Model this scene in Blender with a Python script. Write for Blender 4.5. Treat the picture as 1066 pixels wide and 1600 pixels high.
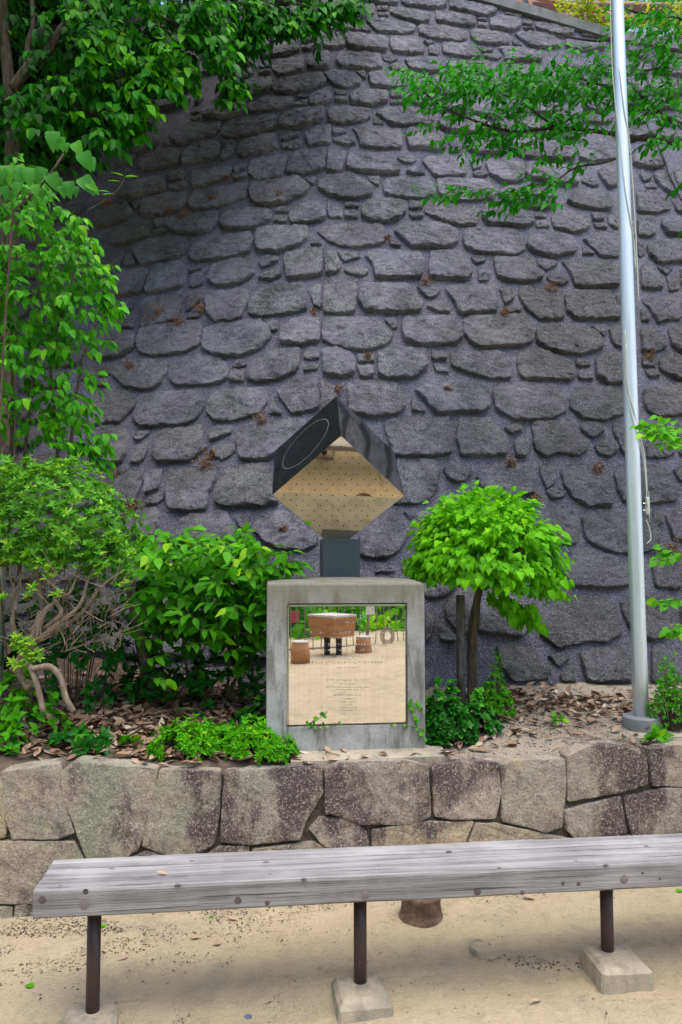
import bpy, math, random
import numpy as np
from mathutils import Vector, Matrix, noise
R = math.radians
random.seed(7); rng = np.random.default_rng(7)
S = bpy.context.scene
col = S.collection
for o in list(bpy.data.objects): bpy.data.objects.remove(o)

# ------------------------------------------------------------ camera, sky, sun, exposure
PITCH = math.atan(75/1200); CAMZ = 1.6
cam_d = bpy.data.cameras.new('camera'); cam = bpy.data.objects.new('camera', cam_d); col.objects.link(cam)
cam.location = (0, 0, CAMZ); cam.rotation_euler = (R(90)+PITCH, 0, 0)
cam_d.sensor_fit = 'VERTICAL'; cam_d.sensor_height = 36; cam_d.lens = 27
cam_d.clip_start = 0.05; cam_d.clip_end = 900
S.camera = cam
W = bpy.data.worlds.new('World'); S.world = W; W.use_nodes = True
wn = W.node_tree; sky = wn.nodes.new('ShaderNodeTexSky'); sky.sky_type = 'NISHITA'; sky.sun_disc = False
SUN_EL, SUN_AZ = R(74), R(158)      # azimuth clockwise from +Y
sky.sun_elevation = SUN_EL; sky.sun_rotation = SUN_AZ
sky.air_density = 1.3; sky.dust_density = 2.5; sky.ozone_density = 1.0
bg = wn.nodes['Background']; bg.inputs['Strength'].default_value = 0.15
wn.links.new(sky.outputs[0], bg.inputs['Color'])
sl = bpy.data.lights.new('sun', 'SUN'); so = bpy.data.objects.new('sun', sl); col.objects.link(so)
sl.energy = 1.45; sl.angle = R(58); sl.color = (1.0, 0.95, 0.87)
sdir = Vector((math.sin(SUN_AZ)*math.cos(SUN_EL), math.cos(SUN_AZ)*math.cos(SUN_EL), math.sin(SUN_EL)))
so.rotation_euler = sdir.to_track_quat('Z', 'Y').to_euler(); so.location = (0, -2, 12)
vs = S.view_settings; vs.view_transform = 'Standard'; vs.look = 'None'; vs.gamma = 1; vs.exposure = 1.05
S.render.engine = 'CYCLES'; S.cycles.max_bounces = 8; S.cycles.transparent_max_bounces = 8

# ------------------------------------------------------------ pixel geometry
def ray(px, py):
    u = (px-533)/1200; v = (800-py)/1200
    return Vector((u, math.cos(PITCH)-v*math.sin(PITCH), math.sin(PITCH)+v*math.cos(PITCH)))
C0 = Vector((0, 0, CAMZ))
def atY(px, py, Y): d = ray(px, py); return C0+d*(Y/d.y)
def atZ(px, py, Z): d = ray(px, py); return C0+d*((Z-CAMZ)/d.z)
def project(p):
    x, y, z = p[0], p[1], p[2]-CAMZ
    dz = y*math.cos(PITCH)+z*math.sin(PITCH); up = -y*math.sin(PITCH)+z*math.cos(PITCH)
    return 533+1200*x/dz, 800-1200*up/dz
BAT, XR, YW, ZW = 0.5, -0.12, 5.1, 0.78
def g(X):
    t = X-XR
    return 0.135*(math.sqrt(t*t+.09)-.3) if t > 0 else 0.28*(math.sqrt(t*t+.03)-.173)
def wallY(X, z): return YW+BAT*(z-ZW)+g(X)
def onwall(px, py):
    d = ray(px, py); s = 6.0
    for _ in range(60):
        p = C0+d*s; s += (wallY(p.x, p.z)-p.y)/(d.y-BAT*d.z)*.9
    return C0+d*s
KA = 0.118
def kerbY(X, z): return 3.885+KA*X+.05*(z-.6)
def onkerb(px, py):
    d = ray(px, py); s = 3.9
    for _ in range(30):
        p = C0+d*s; s += (kerbY(p.x, p.z)-p.y)
    return C0+d*s
def fb(x, y, z, o=4): return noise.fractal(Vector((x, y, z)), 1.0, 2.0, o)
def sand_z(x, y):
    xc = max(-4, min(4, x)); n = max(0, 1-max(0, abs(x)-3)/3)*max(0, 1-max(0, abs(y-2.8)-2)/2)
    z = -.045+.034*xc
    z += n*(.014*fb(x*1.3, y*2.2, 3)+.009*fb(x*5, y*7, 1))
    yl = 3.02+.118*x+.06*math.sin(x*3.1)       # worn scarp in front of the kerb
    z += n*.030/(1+math.exp(max(-50, min(50, -(y-yl)/.018))))
    z += n*max(0, y-3.4)*.06
    return z
def soil_z(x, y):
    t = max(0, y-kerbY(x, .6))
    xl = max(0, -x-.9)
    return .575+.15*min(t, 3)+.05*min(xl, 2)*min(t, 1)+.02*fb(x*1.7, y*1.7, 9)+.007*fb(x*7, y*7, 2)

def onsoil(px, py, lift=0):
    Y = 4.4
    for _ in range(60):
        p = atY(px, py, Y); Y += max(-.05, min(.05, (p.z-soil_z(p.x, p.y)-lift)*1.5))
    return atY(px, py, Y)
# ------------------------------------------------------------ object helpers
def tag(o, label=None, cat=None, group=None, kind=None):
    if label: o['label'] = label
    if cat: o['category'] = cat
    if group: o['group'] = group
    if kind: o['kind'] = kind
    return o
def empty(name, loc, label, cat, group=None):
    o = bpy.data.objects.new(name, None); o.empty_display_size = .1; o.location = loc; col.objects.link(o)
    return tag(o, label, cat, group)
def link(name, me, mat=None, parent=None, loc=None, smooth=True):
    o = bpy.data.objects.new(name, me); col.objects.link(o)
    if mat is not None and not me.materials: me.materials.append(mat)
    if loc is not None: o.location = loc
    if parent is not None:
        o.parent = parent; o.matrix_parent_inverse = Matrix.Translation(-Vector(parent.location)) if parent.type == 'EMPTY' else parent.matrix_world.inverted()
    if smooth and len(me.polygons): me.polygons.foreach_set('use_smooth', [True]*len(me.polygons))
    return o
def mesh(name, v, f):
    me = bpy.data.meshes.new(name); me.from_pydata([tuple(a) for a in v], [], f); me.update(); return me
class MB:
    def __init__(s): s.v = []; s.f = []
    def add(s, v, f):
        b = len(s.v); s.v += [Vector(a) for a in v]; s.f += [tuple(i+b for i in q) for q in f]; return s
    def box(s, c, e, rz=0, bev=0.0, top=1.0):
        hx, hy, hz = e[0]/2, e[1]/2, e[2]/2; M = Matrix.Rotation(rz, 3, 'Z'); c = Vector(c); b = min(bev, hx*.9, hy*.9, hz*.9)
        if b <= 0:
            v = [c+M@Vector((x*hx*(top if z > 0 else 1), y*hy*(top if z > 0 else 1), z*hz)) for z in (-1, 1) for x, y in ((-1,-1),(1,-1),(1,1),(-1,1))]
            return s.add(v, [(3,2,1,0),(4,5,6,7),(0,1,5,4),(1,2,6,5),(2,3,7,6),(3,0,4,7)])
        v = []
        for (zz, ins) in ((-hz, b), (-hz+b, 0), (hz-b, 0), (hz, b)):
            k = (top if zz > 0 else 1)
            ax, ay = hx*k-ins, hy*k-ins; cc = b*.6 if ins == 0 else b*.3
            for (x, y) in ((-ax+cc,-ay),(ax-cc,-ay),(ax,-ay+cc),(ax,ay-cc),(ax-cc,ay),(-ax+cc,ay),(-ax,ay-cc),(-ax,-ay+cc)):
                v.append(c+M@Vector((x, y, zz)))
        f = [tuple(range(7, -1, -1)), tuple(range(24, 32))]
        for r in range(3):
            for i in range(8): j = (i+1) % 8; f.append((r*8+i, r*8+j, r*8+8+j, r*8+8+i))
        return s.add(v, f)
    def tube(s, pts, rad, n=7, cap=True):
        pts = [Vector(p) for p in pts]; m = len(pts)
        if not hasattr(rad, '__len__'): rad = [rad]*m
        v = []; f = []; up = Vector((.3, .2, .93)).normalized()
        t = (pts[1]-pts[0]).normalized(); a = t.cross(up)
        if a.length < .05: a = t.cross(Vector((1, 0, 0)))
        a.normalize()
        for i in range(m):
            t = (pts[min(i+1, m-1)]-pts[max(i-1, 0)]).normalized()
            a = (a-t*a.dot(t)).normalized(); b = t.cross(a)
            for k in range(n):
                w = 2*math.pi*k/n; v.append(pts[i]+(a*math.cos(w)+b*math.sin(w))*rad[i])
        for i in range(m-1):
            for k in range(n): f.append((i*n+k, i*n+(k+1) % n, (i+1)*n+(k+1) % n, (i+1)*n+k))
        if cap: f += [tuple(range(n-1, -1, -1)), tuple(range((m-1)*n, m*n))]
        return s.add(v, f)
    def lathe(s, prof, c, n=32):
        c = Vector(c); v = []; f = []
        for (r, z) in prof:
            for k in range(n): w = 2*math.pi*k/n; v.append(c+Vector((r*math.cos(w), r*math.sin(w), z)))
        for i in range(len(prof)-1):
            for k in range(n): f.append((i*n+k, i*n+(k+1) % n, (i+1)*n+(k+1) % n, (i+1)*n+k))
        f += [tuple(range(n-1, -1, -1)), tuple(range((len(prof)-1)*n, len(prof)*n))]
        return s.add(v, f)
    def build(s, name, mat, parent=None, smooth=False): return link(name, mesh(name, s.v, s.f), mat, parent, smooth=smooth)
def crv(pts, n=6):      # Catmull-Rom
    pts = [Vector(p) for p in pts]; P = [pts[0]*2-pts[1]]+pts+[pts[-1]*2-pts[-2]]; out = []
    for i in range(1, len(P)-2):
        for k in range(n):
            t = k/n; a, b, c, d = P[i-1:i+3]
            out.append(.5*((2*b)+(c-a)*t+(2*a-5*b+4*c-d)*t*t+(3*b-a-3*c+d)*t**3))
    return out+[pts[-1]]

# ------------------------------------------------------------ materials
class N:
    def __init__(s, name, rough=.8, metal=0, spec=.5):
        s.m = bpy.data.materials.new(name); s.m.use_nodes = True; s.t = s.m.node_tree; s.b = s.t.nodes['Principled BSDF']
        s.b.inputs['Roughness'].default_value = rough; s.b.inputs['Metallic'].default_value = metal
        s.b.inputs['Specular IOR Level'].default_value = spec
        s.g = s.t.nodes.new('ShaderNodeNewGeometry'); s.pos = s.g.outputs['Position']
    def L(s, a, b): s.t.links.new(a, b)
    def map(s, scale=(1, 1, 1), src=None):
        n = s.t.nodes.new('ShaderNodeMapping'); n.inputs['Scale'].default_value = scale; s.L(src or s.pos, n.inputs[0]); return n.outputs[0]
    def noise(s, scale, detail=5, rough=.6, src=None, dist=0):
        n = s.t.nodes.new('ShaderNodeTexNoise'); n.inputs['Scale'].default_value = scale; n.inputs['Detail'].default_value = detail
        n.inputs['Roughness'].default_value = rough; n.inputs['Distortion'].default_value = dist; s.L(src or s.pos, n.inputs['Vector']); return n.outputs['Fac']
    def voro(s, scale, src=None, feat='F1', out='Distance'):
        n = s.t.nodes.new('ShaderNodeTexVoronoi'); n.feature = feat; n.inputs['Scale'].default_value = scale; s.L(src or s.pos, n.inputs['Vector']); return n.outputs[out]
    def ramp(s, fac, stops, interp='LINEAR'):
        n = s.t.nodes.new('ShaderNodeValToRGB'); e = n.color_ramp.elements; n.color_ramp.interpolation = interp
        while len(e) < len(stops): e.new(.5)
        for i, (p, c) in enumerate(stops):
            e[i].position = p; e[i].color = (c, c, c, 1) if not hasattr(c, '__len__') else (*c, 1)
        s.L(fac, n.inputs[0]); return n.outputs[0]
    def mix(s, fac, a, b, mode='MIX'):
        n = s.t.nodes.new('ShaderNodeMix'); n.data_type = 'RGBA'; n.blend_type = mode
        for sock, v in ((n.inputs[0], fac), (n.inputs[6], a), (n.inputs[7], b)):
            if hasattr(v, 'links'): s.L(v, sock)
            else: sock.default_value = v if not hasattr(v, '__len__') else (*v, 1)
        return n.outputs[2]
    def math(s, op, a, b=0):
        n = s.t.nodes.new('ShaderNodeMath'); n.operation = op
        for sock, v in ((n.inputs[0], a), (n.inputs[1], b)):
            if hasattr(v, 'links'): s.L(v, sock)
            else: sock.default_value = v
        return n.outputs[0]
    def sep(s, src=None):
        n = s.t.nodes.new('ShaderNodeSeparateXYZ'); s.L(src or s.pos, n.inputs[0]); return n.outputs
    def color(s, c):
        if hasattr(c, 'links'): s.L(c, s.b.inputs['Base Color'])
        else: s.b.inputs['Base Color'].default_value = (*c, 1)
    def bump(s, h, dist=.01, strength=1.0, prev=None):
        n = s.t.nodes.new('ShaderNodeBump'); n.inputs['Distance'].default_value = dist; n.inputs['Strength'].default_value = strength
        s.L(h, n.inputs['Height'])
        if prev is not None: s.L(prev, n.inputs['Normal'])
        s.L(n.outputs[0], s.b.inputs['Normal']); return n.outputs[0]
    def rnd(s):
        n = s.t.nodes.new('ShaderNodeObjectInfo'); return n.outputs['Random']
    def attr(s, name):
        n = s.t.nodes.new('ShaderNodeAttribute'); n.attribute_name = name; return n.outputs['Fac']
M = {}
def wallmat(name, mortar):
    n = N(name, .82, spec=.35)
    big = n.noise(1.1, 4); mid = n.noise(7, 6, .65); fine = n.noise(60, 4, .75); grain = n.noise(105, 3, .8)
    streak = n.noise(3.2, 5, .6, n.map((1, 1, .22)))
    c = n.ramp(mid, [(.28, (.135, .124, .158)), (.5, (.225, .208, .258)), (.72, (.34, .32, .385))])
    if not mortar:
        patch = n.noise(3.4, 4, .6, None, .8); patch2 = n.noise(4.3, 4, .6, n.map((1, 1, .6)))
        c = n.mix(n.math('MULTIPLY', n.ramp(patch, [(.46, 0), (.58, 1)]), .7), c, (.115, .122, .125))
        c = n.mix(n.math('MULTIPLY', n.ramp(patch2, [(.50, 0), (.62, 1)]), .6), c, (.36, .345, .40))
        tone = n.ramp(n.rnd(), [(0, (.62, .64, .66)), (.25, (1.08, 1.02, .98)), (.5, (.88, .92, .98)), (.75, (1.22, 1.2, 1.2)), (1, (.86, .90, .82))]); c = n.mix(1, c, tone, 'MULTIPLY')
        c = n.mix(n.math('MULTIPLY', n.ramp(streak, [(.47, 0), (.62, 1)]), .55), c, (.065, .075, .068))       # green-grey algae streaks
        c = n.mix(n.math('MULTIPLY', n.ramp(big, [(.55, 0), (.72, 1)]), .35), c, (.17, .125, .12))
        cx, cy, cz = n.sep(); mid_ = n.math('ABSOLUTE', n.math('ADD', cx, .1)); near = n.ramp(n.math('MULTIPLY', mid_, .35), [(.1, 1), (.75, .35)])
        pale = n.math('MULTIPLY', n.ramp(n.noise(4, 6, .7, n.map((1, 1, .5))), [(.46, 0), (.60, 1)]), n.ramp(fine, [(.43, 0), (.56, 1)]))
        c = n.mix(n.math('MULTIPLY', n.math('MULTIPLY', pale, near), .9), c, (.40, .41, .42))
        runs = n.ramp(n.noise(6, 4, .6, n.map((1, 1, .10))), [(.60, 0), (.70, 1)]); c = n.mix(n.math('MULTIPLY', n.math('MULTIPLY', runs, n.ramp(fine, [(.4, 0), (.55, 1)])), .5), c, (.38, .39, .40))
        # dark algae low on the right, green film up at the shaded left end
        x, y, z = n.sep()
        left = n.math('MULTIPLY', n.ramp(n.math('ADD', n.math('MULTIPLY', x, -.3), n.math('MULTIPLY', mid, .4)), [(.62, 0), (1, 1)]), n.ramp(n.noise(2.1, 4), [(.4, 0), (.6, 1)]))
        c = n.mix(n.math('MULTIPLY', left, .6), c, (.085, .105, .035))
        alg = n.t.nodes.new('ShaderNodeMapRange'); alg.inputs[1].default_value = 1.2; alg.inputs[2].default_value = 2.6; n.L(n.math('ADD', x, n.math('MULTIPLY', n.noise(1.3, 4), 1.2)), alg.inputs[0])
        az_ = n.t.nodes.new('ShaderNodeMapRange'); az_.inputs[1].default_value = 6.2; az_.inputs[2].default_value = 4.6; n.L(n.math('ADD', z, n.noise(1.1, 4)), az_.inputs[0])
        c = n.mix(n.math('MULTIPLY', n.math('MULTIPLY', alg.outputs[0], az_.outputs[0]), .55), c, (.075, .078, .072))
        rust = n.math('MULTIPLY', n.ramp(n.noise(2.6, 5, .75), [(.66, 0), (.72, 1)]), n.ramp(fine, [(.45, 0), (.6, 1)]))
        c = n.mix(n.math('MULTIPLY', rust, .5), c, (.25, .16, .05))
    else:
        c = n.mix(1, c, (.44, .455, .53), 'MULTIPLY')
        c = n.mix(n.math('MULTIPLY', n.ramp(streak, [(.5, 0), (.65, 1)]), .5), c, (.06, .066, .068))
    c = n.mix(n.ramp(grain, [(.53, 0), (.66, .8)]), c, (.46, .45, .49))
    c = n.mix(n.ramp(grain, [(.32, .9), (.47, 0)]), c, (.035, .033, .042))
    n.color(c)
    p = n.bump(mid, .04 if not mortar else .008, 1)
    if not mortar:
        crag = n.voro(11, n.mix(.12, n.map((1, 1, 1.8)), n.t.nodes.new('ShaderNodeTexNoise').outputs['Color'], 'ADD')); p = n.bump(crag, .05, .8, p)
    p = n.bump(n.noise(30, 6, .75), .024 if not mortar else .006, 1, p)
    n.bump(fine, .010, 1, p)
    return n.m
M['wallstone'] = wallmat('weathered_stone', False); M['mortar'] = wallmat('wall_mortar', True)
def kerbmat():
    n = N('kerb_granite', .85, spec=.3)
    t = n.rnd(); mid = n.noise(9, 5, .65); sp = n.noise(95, 3, .8); sp2 = n.noise(120, 3, .8)
    c = n.ramp(t, [(0, (.50, .41, .30)), (.3, (.40, .34, .28)), (.55, (.58, .44, .27)), (.8, (.40, .37, .30)), (1, (.52, .41, .32))])
    c = n.mix(n.ramp(mid, [(.40, 0), (.66, .8)]), c, (.24, .19, .155)); c = n.mix(n.ramp(n.noise(5, 6, .7), [(.54, 0), (.64, .55)]), c, (.52, .40, .23)); c = n.mix(n.ramp(n.noise(16, 5, .75), [(.56, 0), (.66, .6)]), c, (.13, .105, .09))
    x, y, z = n.sep()
    lich = n.math('MULTIPLY', n.ramp(n.noise(3, 5, .6), [(.42, 0), (.56, 1)]), n.ramp(n.math('MULTIPLY', x, -1), [(.1, .1), (.9, 1)]))
    c = n.mix(n.math('MULTIPLY', lich, .6), c, (.24, .30, .20))
    pur = n.noise(2.7, 6, .68, n.map((1, 1, .45)))
    c = n.mix(n.math('MULTIPLY', n.ramp(pur, [(.49, 0), (.57, 1)]), .88), c, (.075, .050, .060))
    spots = n.ramp(n.voro(14), [(.05, 1), (.11, 0)]); c = n.mix(n.math('MULTIPLY', n.math('MULTIPLY', spots, n.ramp(n.noise(5), [(.5, 0), (.58, 1)])), .7), c, (.38, .40, .36))
    c = n.mix(n.ramp(sp, [(.52, 0), (.64, .75)]), c, (.62, .54, .43)); c = n.mix(n.ramp(sp2, [(.32, .8), (.46, 0)]), c, (.06, .05, .048))
    n.color(c); p = n.bump(mid, .02); p = n.bump(n.noise(32, 6, .75), .020, 1, p); n.bump(sp, .004, 1, p); return n.m
M['kerb'] = kerbmat()
n = N('dark_joint', .95); n.color(n.ramp(n.noise(30), [(.3, (.045, .038, .03)), (.7, (.15, .125, .095))])); n.bump(n.noise(40), .02); M['joint'] = n.m
def sandmat():
    n = N('sand', .95, spec=.2); a = n.noise(1.4, 5); b = n.noise(11, 5, .65); f = n.noise(150, 3, .85); p = n.noise(60, 4, .85)
    c = n.mix(n.ramp(a, [(.35, 0), (.65, 1)]), (.56, .455, .30), (.48, .38, .25))
    c = n.mix(n.ramp(b, [(.5, 0), (.75, .5)]), c, (.31, .245, .175))
    c = n.mix(n.ramp(n.noise(3.2, 5, .7), [(.52, 0), (.66, .5)]), c, (.33, .285, .22))
    crumbs = n.math('MULTIPLY', n.ramp(n.noise(48, 5, .85), [(.58, 0), (.64, 1)]), n.ramp(n.noise(2.4, 4, .7), [(.45, 0), (.6, 1)])); c = n.mix(n.math('MULTIPLY', crumbs, .75), c, (.13, .09, .06))
    c = n.mix(n.ramp(f, [(.56, 0), (.72, .6)]), c, (.66, .56, .44)); c = n.mix(n.ramp(f, [(.26, .75), (.42, 0)]), c, (.15, .105, .07))
    c = n.mix(n.ramp(p, [(.24, .8), (.36, 0)]), c, (.12, .09, .06))
    n.color(c); q = n.bump(b, .03); q = n.bump(n.noise(26, 4, .7), .012, 1, q); q = n.bump(p, .008, 1, q); n.bump(f, .005, 1, q); return n.m
M['sand'] = sandmat()
def soilmat():
    n = N('soil', .95, spec=.2); x, y, z = n.sep(); f = n.noise(110, 3, .85); b = n.noise(9, 6, .7)
    c = n.mix(n.ramp(b, [(.35, 0), (.65, 1)]), (.10, .07, .05), (.20, .15, .11))
    grav = n.mix(n.ramp(f, [(.3, 0), (.7, 1)]), (.24, .19, .14), (.52, .45, .35))
    side = n.ramp(n.math('ADD', x, n.math('MULTIPLY', n.math('SUBTRACT', b, .5), 1.6)), [(.30, 0), (.62, 1)])
    c = n.mix(side, c, grav); c = n.mix(n.ramp(n.noise(4, 5), [(.52, 0), (.66, .75)]), c, (.10, .065, .045))
    c = n.mix(n.ramp(f, [(.26, .7), (.4, 0)]), c, (.03, .022, .016))
    n.color(c); q = n.bump(b, .03); n.bump(f, .01, 1, q); return n.m
M['soil'] = soilmat()
def concmat(name, a, b, dark=.5):
    n = N(name, .85, spec=.35); m = n.noise(6, 6, .65); f = n.noise(110, 3, .85); st = n.noise(11, 6, .7, n.map((1, 1, .2)))
    c = n.mix(n.ramp(m, [(.35, 0), (.65, 1)]), a, b)
    c = n.mix(n.math('MULTIPLY', n.ramp(st, [(.48, 0), (.62, 1)]), dark), c, (.12, .115, .095))
    c = n.mix(n.ramp(f, [(.60, 0), (.72, .5)]), c, (.62, .60, .53)); c = n.mix(n.ramp(f, [(.26, .6), (.4, 0)]), c, (.08, .075, .065))
    return n, c, m, f
n, c, m_, f_ = concmat('monument_concrete', (.27, .27, .255), (.43, .43, .425), .8)
x, y, z = n.sep(); up = n.ramp(n.math('ADD', z, n.math('MULTIPLY', n.noise(5, 5), .35)), [(0, 0), (1, 1)])
tr = n.t.nodes.new('ShaderNodeMapRange'); tr.inputs[1].default_value = 1.32; tr.inputs[2].default_value = 1.58; n.L(n.math('ADD', z, n.math('MULTIPLY', n.noise(7, 5), .3)), tr.inputs[0])
c = n.mix(n.math('MULTIPLY', tr.outputs[0], .7), c, (.17, .15, .10)); 
n.color(c); q = n.bump(m_, .006); n.bump(f_, .003, 1, q); M['concrete'] = n.m
n, c, m_, f_ = concmat('footing_concrete', (.28, .25, .19), (.44, .37, .27), .5); n.color(c); q = n.bump(m_, .01); n.bump(f_, .003, 1, q); M['footing'] = n.m
n, c, m_, f_ = concmat('coping_concrete', (.17, .175, .18), (.25, .25, .26), .5); n.color(c); n.bump(m_, .01); M['coping'] = n.m
def woodmat(name, base, dark, axis):
    n = N(name, .75, spec=.3); R_ = n.t.nodes.new('ShaderNodeMapping'); R_.inputs['Rotation'].default_value = (0, 0, -axis); n.L(n.pos, R_.inputs[0])
    m2 = n.map((1.1, 34, 34), R_.outputs[0]); m3 = n.map((3.5, 150, 150), R_.outputs[0])
    a = n.noise(1, 6, .6, m2, .6); b = n.noise(1, 4, .7, m3)
    c = n.mix(n.ramp(a, [(.3, 0), (.7, 1)]), dark, base); c = n.mix(n.ramp(b, [(.25, .8), (.42, 0)]), c, [v*.28 for v in dark])
    c = n.mix(n.ramp(n.noise(4, 5), [(.45, 0), (.7, .5)]), c, [min(1, v*1.25) for v in base])
    c = n.mix(n.math('MULTIPLY', n.ramp(n.rnd(), [(0, 0), (1, 1)]), .25), c, dark)
    n.color(c); q = n.bump(a, .007); n.bump(b, .005, 1, q); return n.m
BA = R(6.4)
M['wood_top'] = woodmat('bench_wood_weathered', (.43, .405, .395), (.125, .115, .12), BA)
M['knot'] = (lambda n: (n.color(n.ramp(n.noise(60), [(.3, (.05, .04, .04)), (.7, (.15, .12, .12))])), n.m)[1])(N('wood_knot', .8))
M['plug'] = (lambda n: (n.color(n.ramp(n.noise(120), [(.3, (.14, .12, .12)), (.7, (.24, .21, .21))])), n.m)[1])(N('wood_plug', .8))
n = N('brown_painted_steel', .45); n.color(n.mix(n.ramp(n.noise(22, 5, .7), [(.70, 0), (.73, 1)]), (.045, .026, .024), (.38, .33, .32))); M['brownsteel'] = n.m
n = N('rusty_iron', .85); n.color(n.ramp(n.noise(24, 6, .7), [(.3, (.05, .028, .02)), (.55, (.13, .075, .05)), (.75, (.24, .17, .11))])); n.bump(n.noise(50), .006); M['rust'] = n.m
n = N('flaking_orange_paint', .75); n.color(n.ramp(n.noise(14, 6, .7), [(.35, (.33, .12, .05)), (.55, (.50, .24, .13)), (.7, (.30, .30, .22))])); n.bump(n.noise(50), .004); M['orange'] = n.m
n = N('faded_maroon_paint', .6); n.color(n.ramp(n.noise(4, 5, .7), [(.3, (.20, .085, .085)), (.7, (.30, .15, .145))])); M['maroon'] = n.m
n = N('brushed_aluminium', .30, .72); n.color(n.ramp(n.noise(3, 5, .6, n.map((20, 20, 1))), [(.3, (.60, .66, .73)), (.7, (.76, .81, .86))])); n.b.inputs['Roughness'].default_value = .46; M['alu'] = n.m
n = N('grey_flange_paint', .5); n.color(n.ramp(n.noise(12), [(.3, (.16, .17, .18)), (.7, (.23, .24, .25))])); M['flange'] = n.m
n = N('rope', .9); n.color((.50, .55, .47)); M['rope'] = n.m
n = N('polished_black_granite', .05); n.color(n.ramp(n.noise(300, 3, .8), [(.4, (.006, .007, .008)), (.75, (.035, .038, .042))])); n.b.inputs['Coat Weight'].default_value = .6; n.b.inputs['Coat Roughness'].default_value = .03; n.b.inputs['IOR'].default_value = 1.65
M['granite'] = n.m
n = N('honed_dark_granite', .38); n.color(n.ramp(n.noise(300, 3, .8), [(.4, (.028, .04, .05)), (.75, (.08, .10, .115))])); M['granite2'] = n.m
n = N('mirror_steel', .02, 1.0); n.color((.70, .61, .44)); n.bump(n.noise(2.2, 3), .001, .4); M['mirror'] = n.m
n = N('brushed_mirror_steel', .012, 1.0)
v = n.noise(1, 3, .7, n.map((190, 190, 1.2)))
n.color(n.ramp(v, [(.25, (.66, .62, .56)), (.45, (.88, .85, .80)), (.8, (.93, .90, .86))])); n.bump(n.noise(1.4, 2), .0008, .5); M['panel'] = n.m
n = N('steel_trim', .25, 1.0); n.color((.72, .72, .74)); M['trim'] = n.m
n = N('engraving', .6); n.color((.115, .12, .14)); M['engrave'] = n.m
n = N('pale_engraving', .5); n.color((.48, .50, .55)); M['engrave2'] = n.m
n = N('engraved_line', .6); n.color((.30, .33, .35)); M['ring'] = n.m
n = N('black_rubber', .7); n.color((.012, .012, .013)); M['black'] = n.m
n = N('blue_stone', .8); n.color(n.ramp(n.noise(60), [(.3, (.06, .075, .11)), (.7, (.13, .15, .19))])); M['blue'] = n.m
def barkmat(name, a, b):
    n = N(name, .9, spec=.2); f = n.noise(1, 5, .7, n.map((40, 40, 9))); n.color(n.mix(n.ramp(f, [(.35, 0), (.65, 1)]), a, b)); n.bump(f, .01); return n.m
M['bark'] = barkmat('bark', (.055, .04, .03), (.17, .13, .095)); M['barkpale'] = barkmat('pale_bark', (.17, .125, .09), (.34, .27, .20)); M['barkdark'] = barkmat('dark_bark', (.025, .02, .017), (.08, .065, .055))
M['stake'] = barkmat('grey_stake', (.07, .06, .055), (.20, .18, .17))
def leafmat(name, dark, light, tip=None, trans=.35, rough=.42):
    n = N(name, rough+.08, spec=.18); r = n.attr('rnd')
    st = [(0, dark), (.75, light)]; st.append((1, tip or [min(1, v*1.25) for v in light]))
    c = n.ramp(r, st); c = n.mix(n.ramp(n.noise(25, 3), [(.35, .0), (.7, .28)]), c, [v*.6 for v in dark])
    n.color(c); tr = n.t.nodes.new('ShaderNodeBsdfTranslucent'); n.L(n.mix(1, c, (1.35, 1.45, .35), 'MULTIPLY'), tr.inputs[0])
    mx = n.t.nodes.new('ShaderNodeMixShader'); mx.inputs[0].default_value = trans
    out = n.t.nodes['Material Output']; n.L(n.b.outputs[0], mx.inputs[1]); n.L(tr.outputs[0], mx.inputs[2]); n.L(mx.outputs[0], out.inputs[0]); return n.m
M['leaf_top'] = leafmat('overhang_leaf', (.004, .040, .001), (.028, .24, .002), (.14, .50, .004))  # dark end deepened to stand in for shade inside the crown
M['leaf_vine'] = leafmat('climber_leaf', (.025, .18, .004), (.09, .42, .006), (.26, .58, .012))
M['leaf_big'] = leafmat('broad_vine_leaf', (.04, .19, .03), (.08, .32, .04), (.15, .44, .05))
M['leaf_azalea'] = leafmat('small_shrub_leaf', (.04, .18, .015), (.16, .45, .03), (.40, .60, .05), .35)
M['leaf_broad'] = leafmat('broadleaf', (.02, .15, .003), (.10, .40, .006), (.32, .58, .015))
M['leaf_lime'] = leafmat('lime_leaf', (.07, .30, .002), (.20, .58, .003), (.42, .72, .008), .4)
M['leaf_moss'] = leafmat('lowbush_leaf', (.035, .22, .003), (.14, .50, .005), (.36, .66, .012))
M['leaf_dark'] = leafmat('dark_ground_leaf', (.004, .055, .003), (.02, .17, .008), (.09, .34, .015), .2, .3)
M['leaf_cherry'] = leafmat('cherry_leaf', (.008, .12, .001), (.035, .33, .003), (.14, .50, .006), .4)
M['leaf_yellow'] = leafmat('yellow_leaf', (.18, .30, .012), (.45, .50, .02), (.60, .55, .03), .4)
def deadmat():
    n = N('dead_leaf', .7, spec=.3); n.color(n.mix(n.ramp(n.noise(30), [(.3, 0), (.7, .5)]), n.ramp(n.attr('rnd'), [(0, (.13, .075, .045)), (.45, (.29, .18, .115)), (.8, (.46, .33, .235)), (1, (.62, .54, .43))]), (.19, .115, .075))); return n.m
M['dead'] = deadmat()
n = N('dry_moss', .95); n.color(n.ramp(n.noise(70), [(.3, (.12, .055, .025)), (.7, (.32, .16, .075))])); n.bump(n.noise(90), .01); M['drymoss'] = n.m
n = N('debris', .95); n.color(n.ramp(n.attr('rnd'), [(0, (.025, .018, .012)), (.7, (.10, .065, .045)), (1, (.24, .17, .12))])); M['debris'] = n.m
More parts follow.
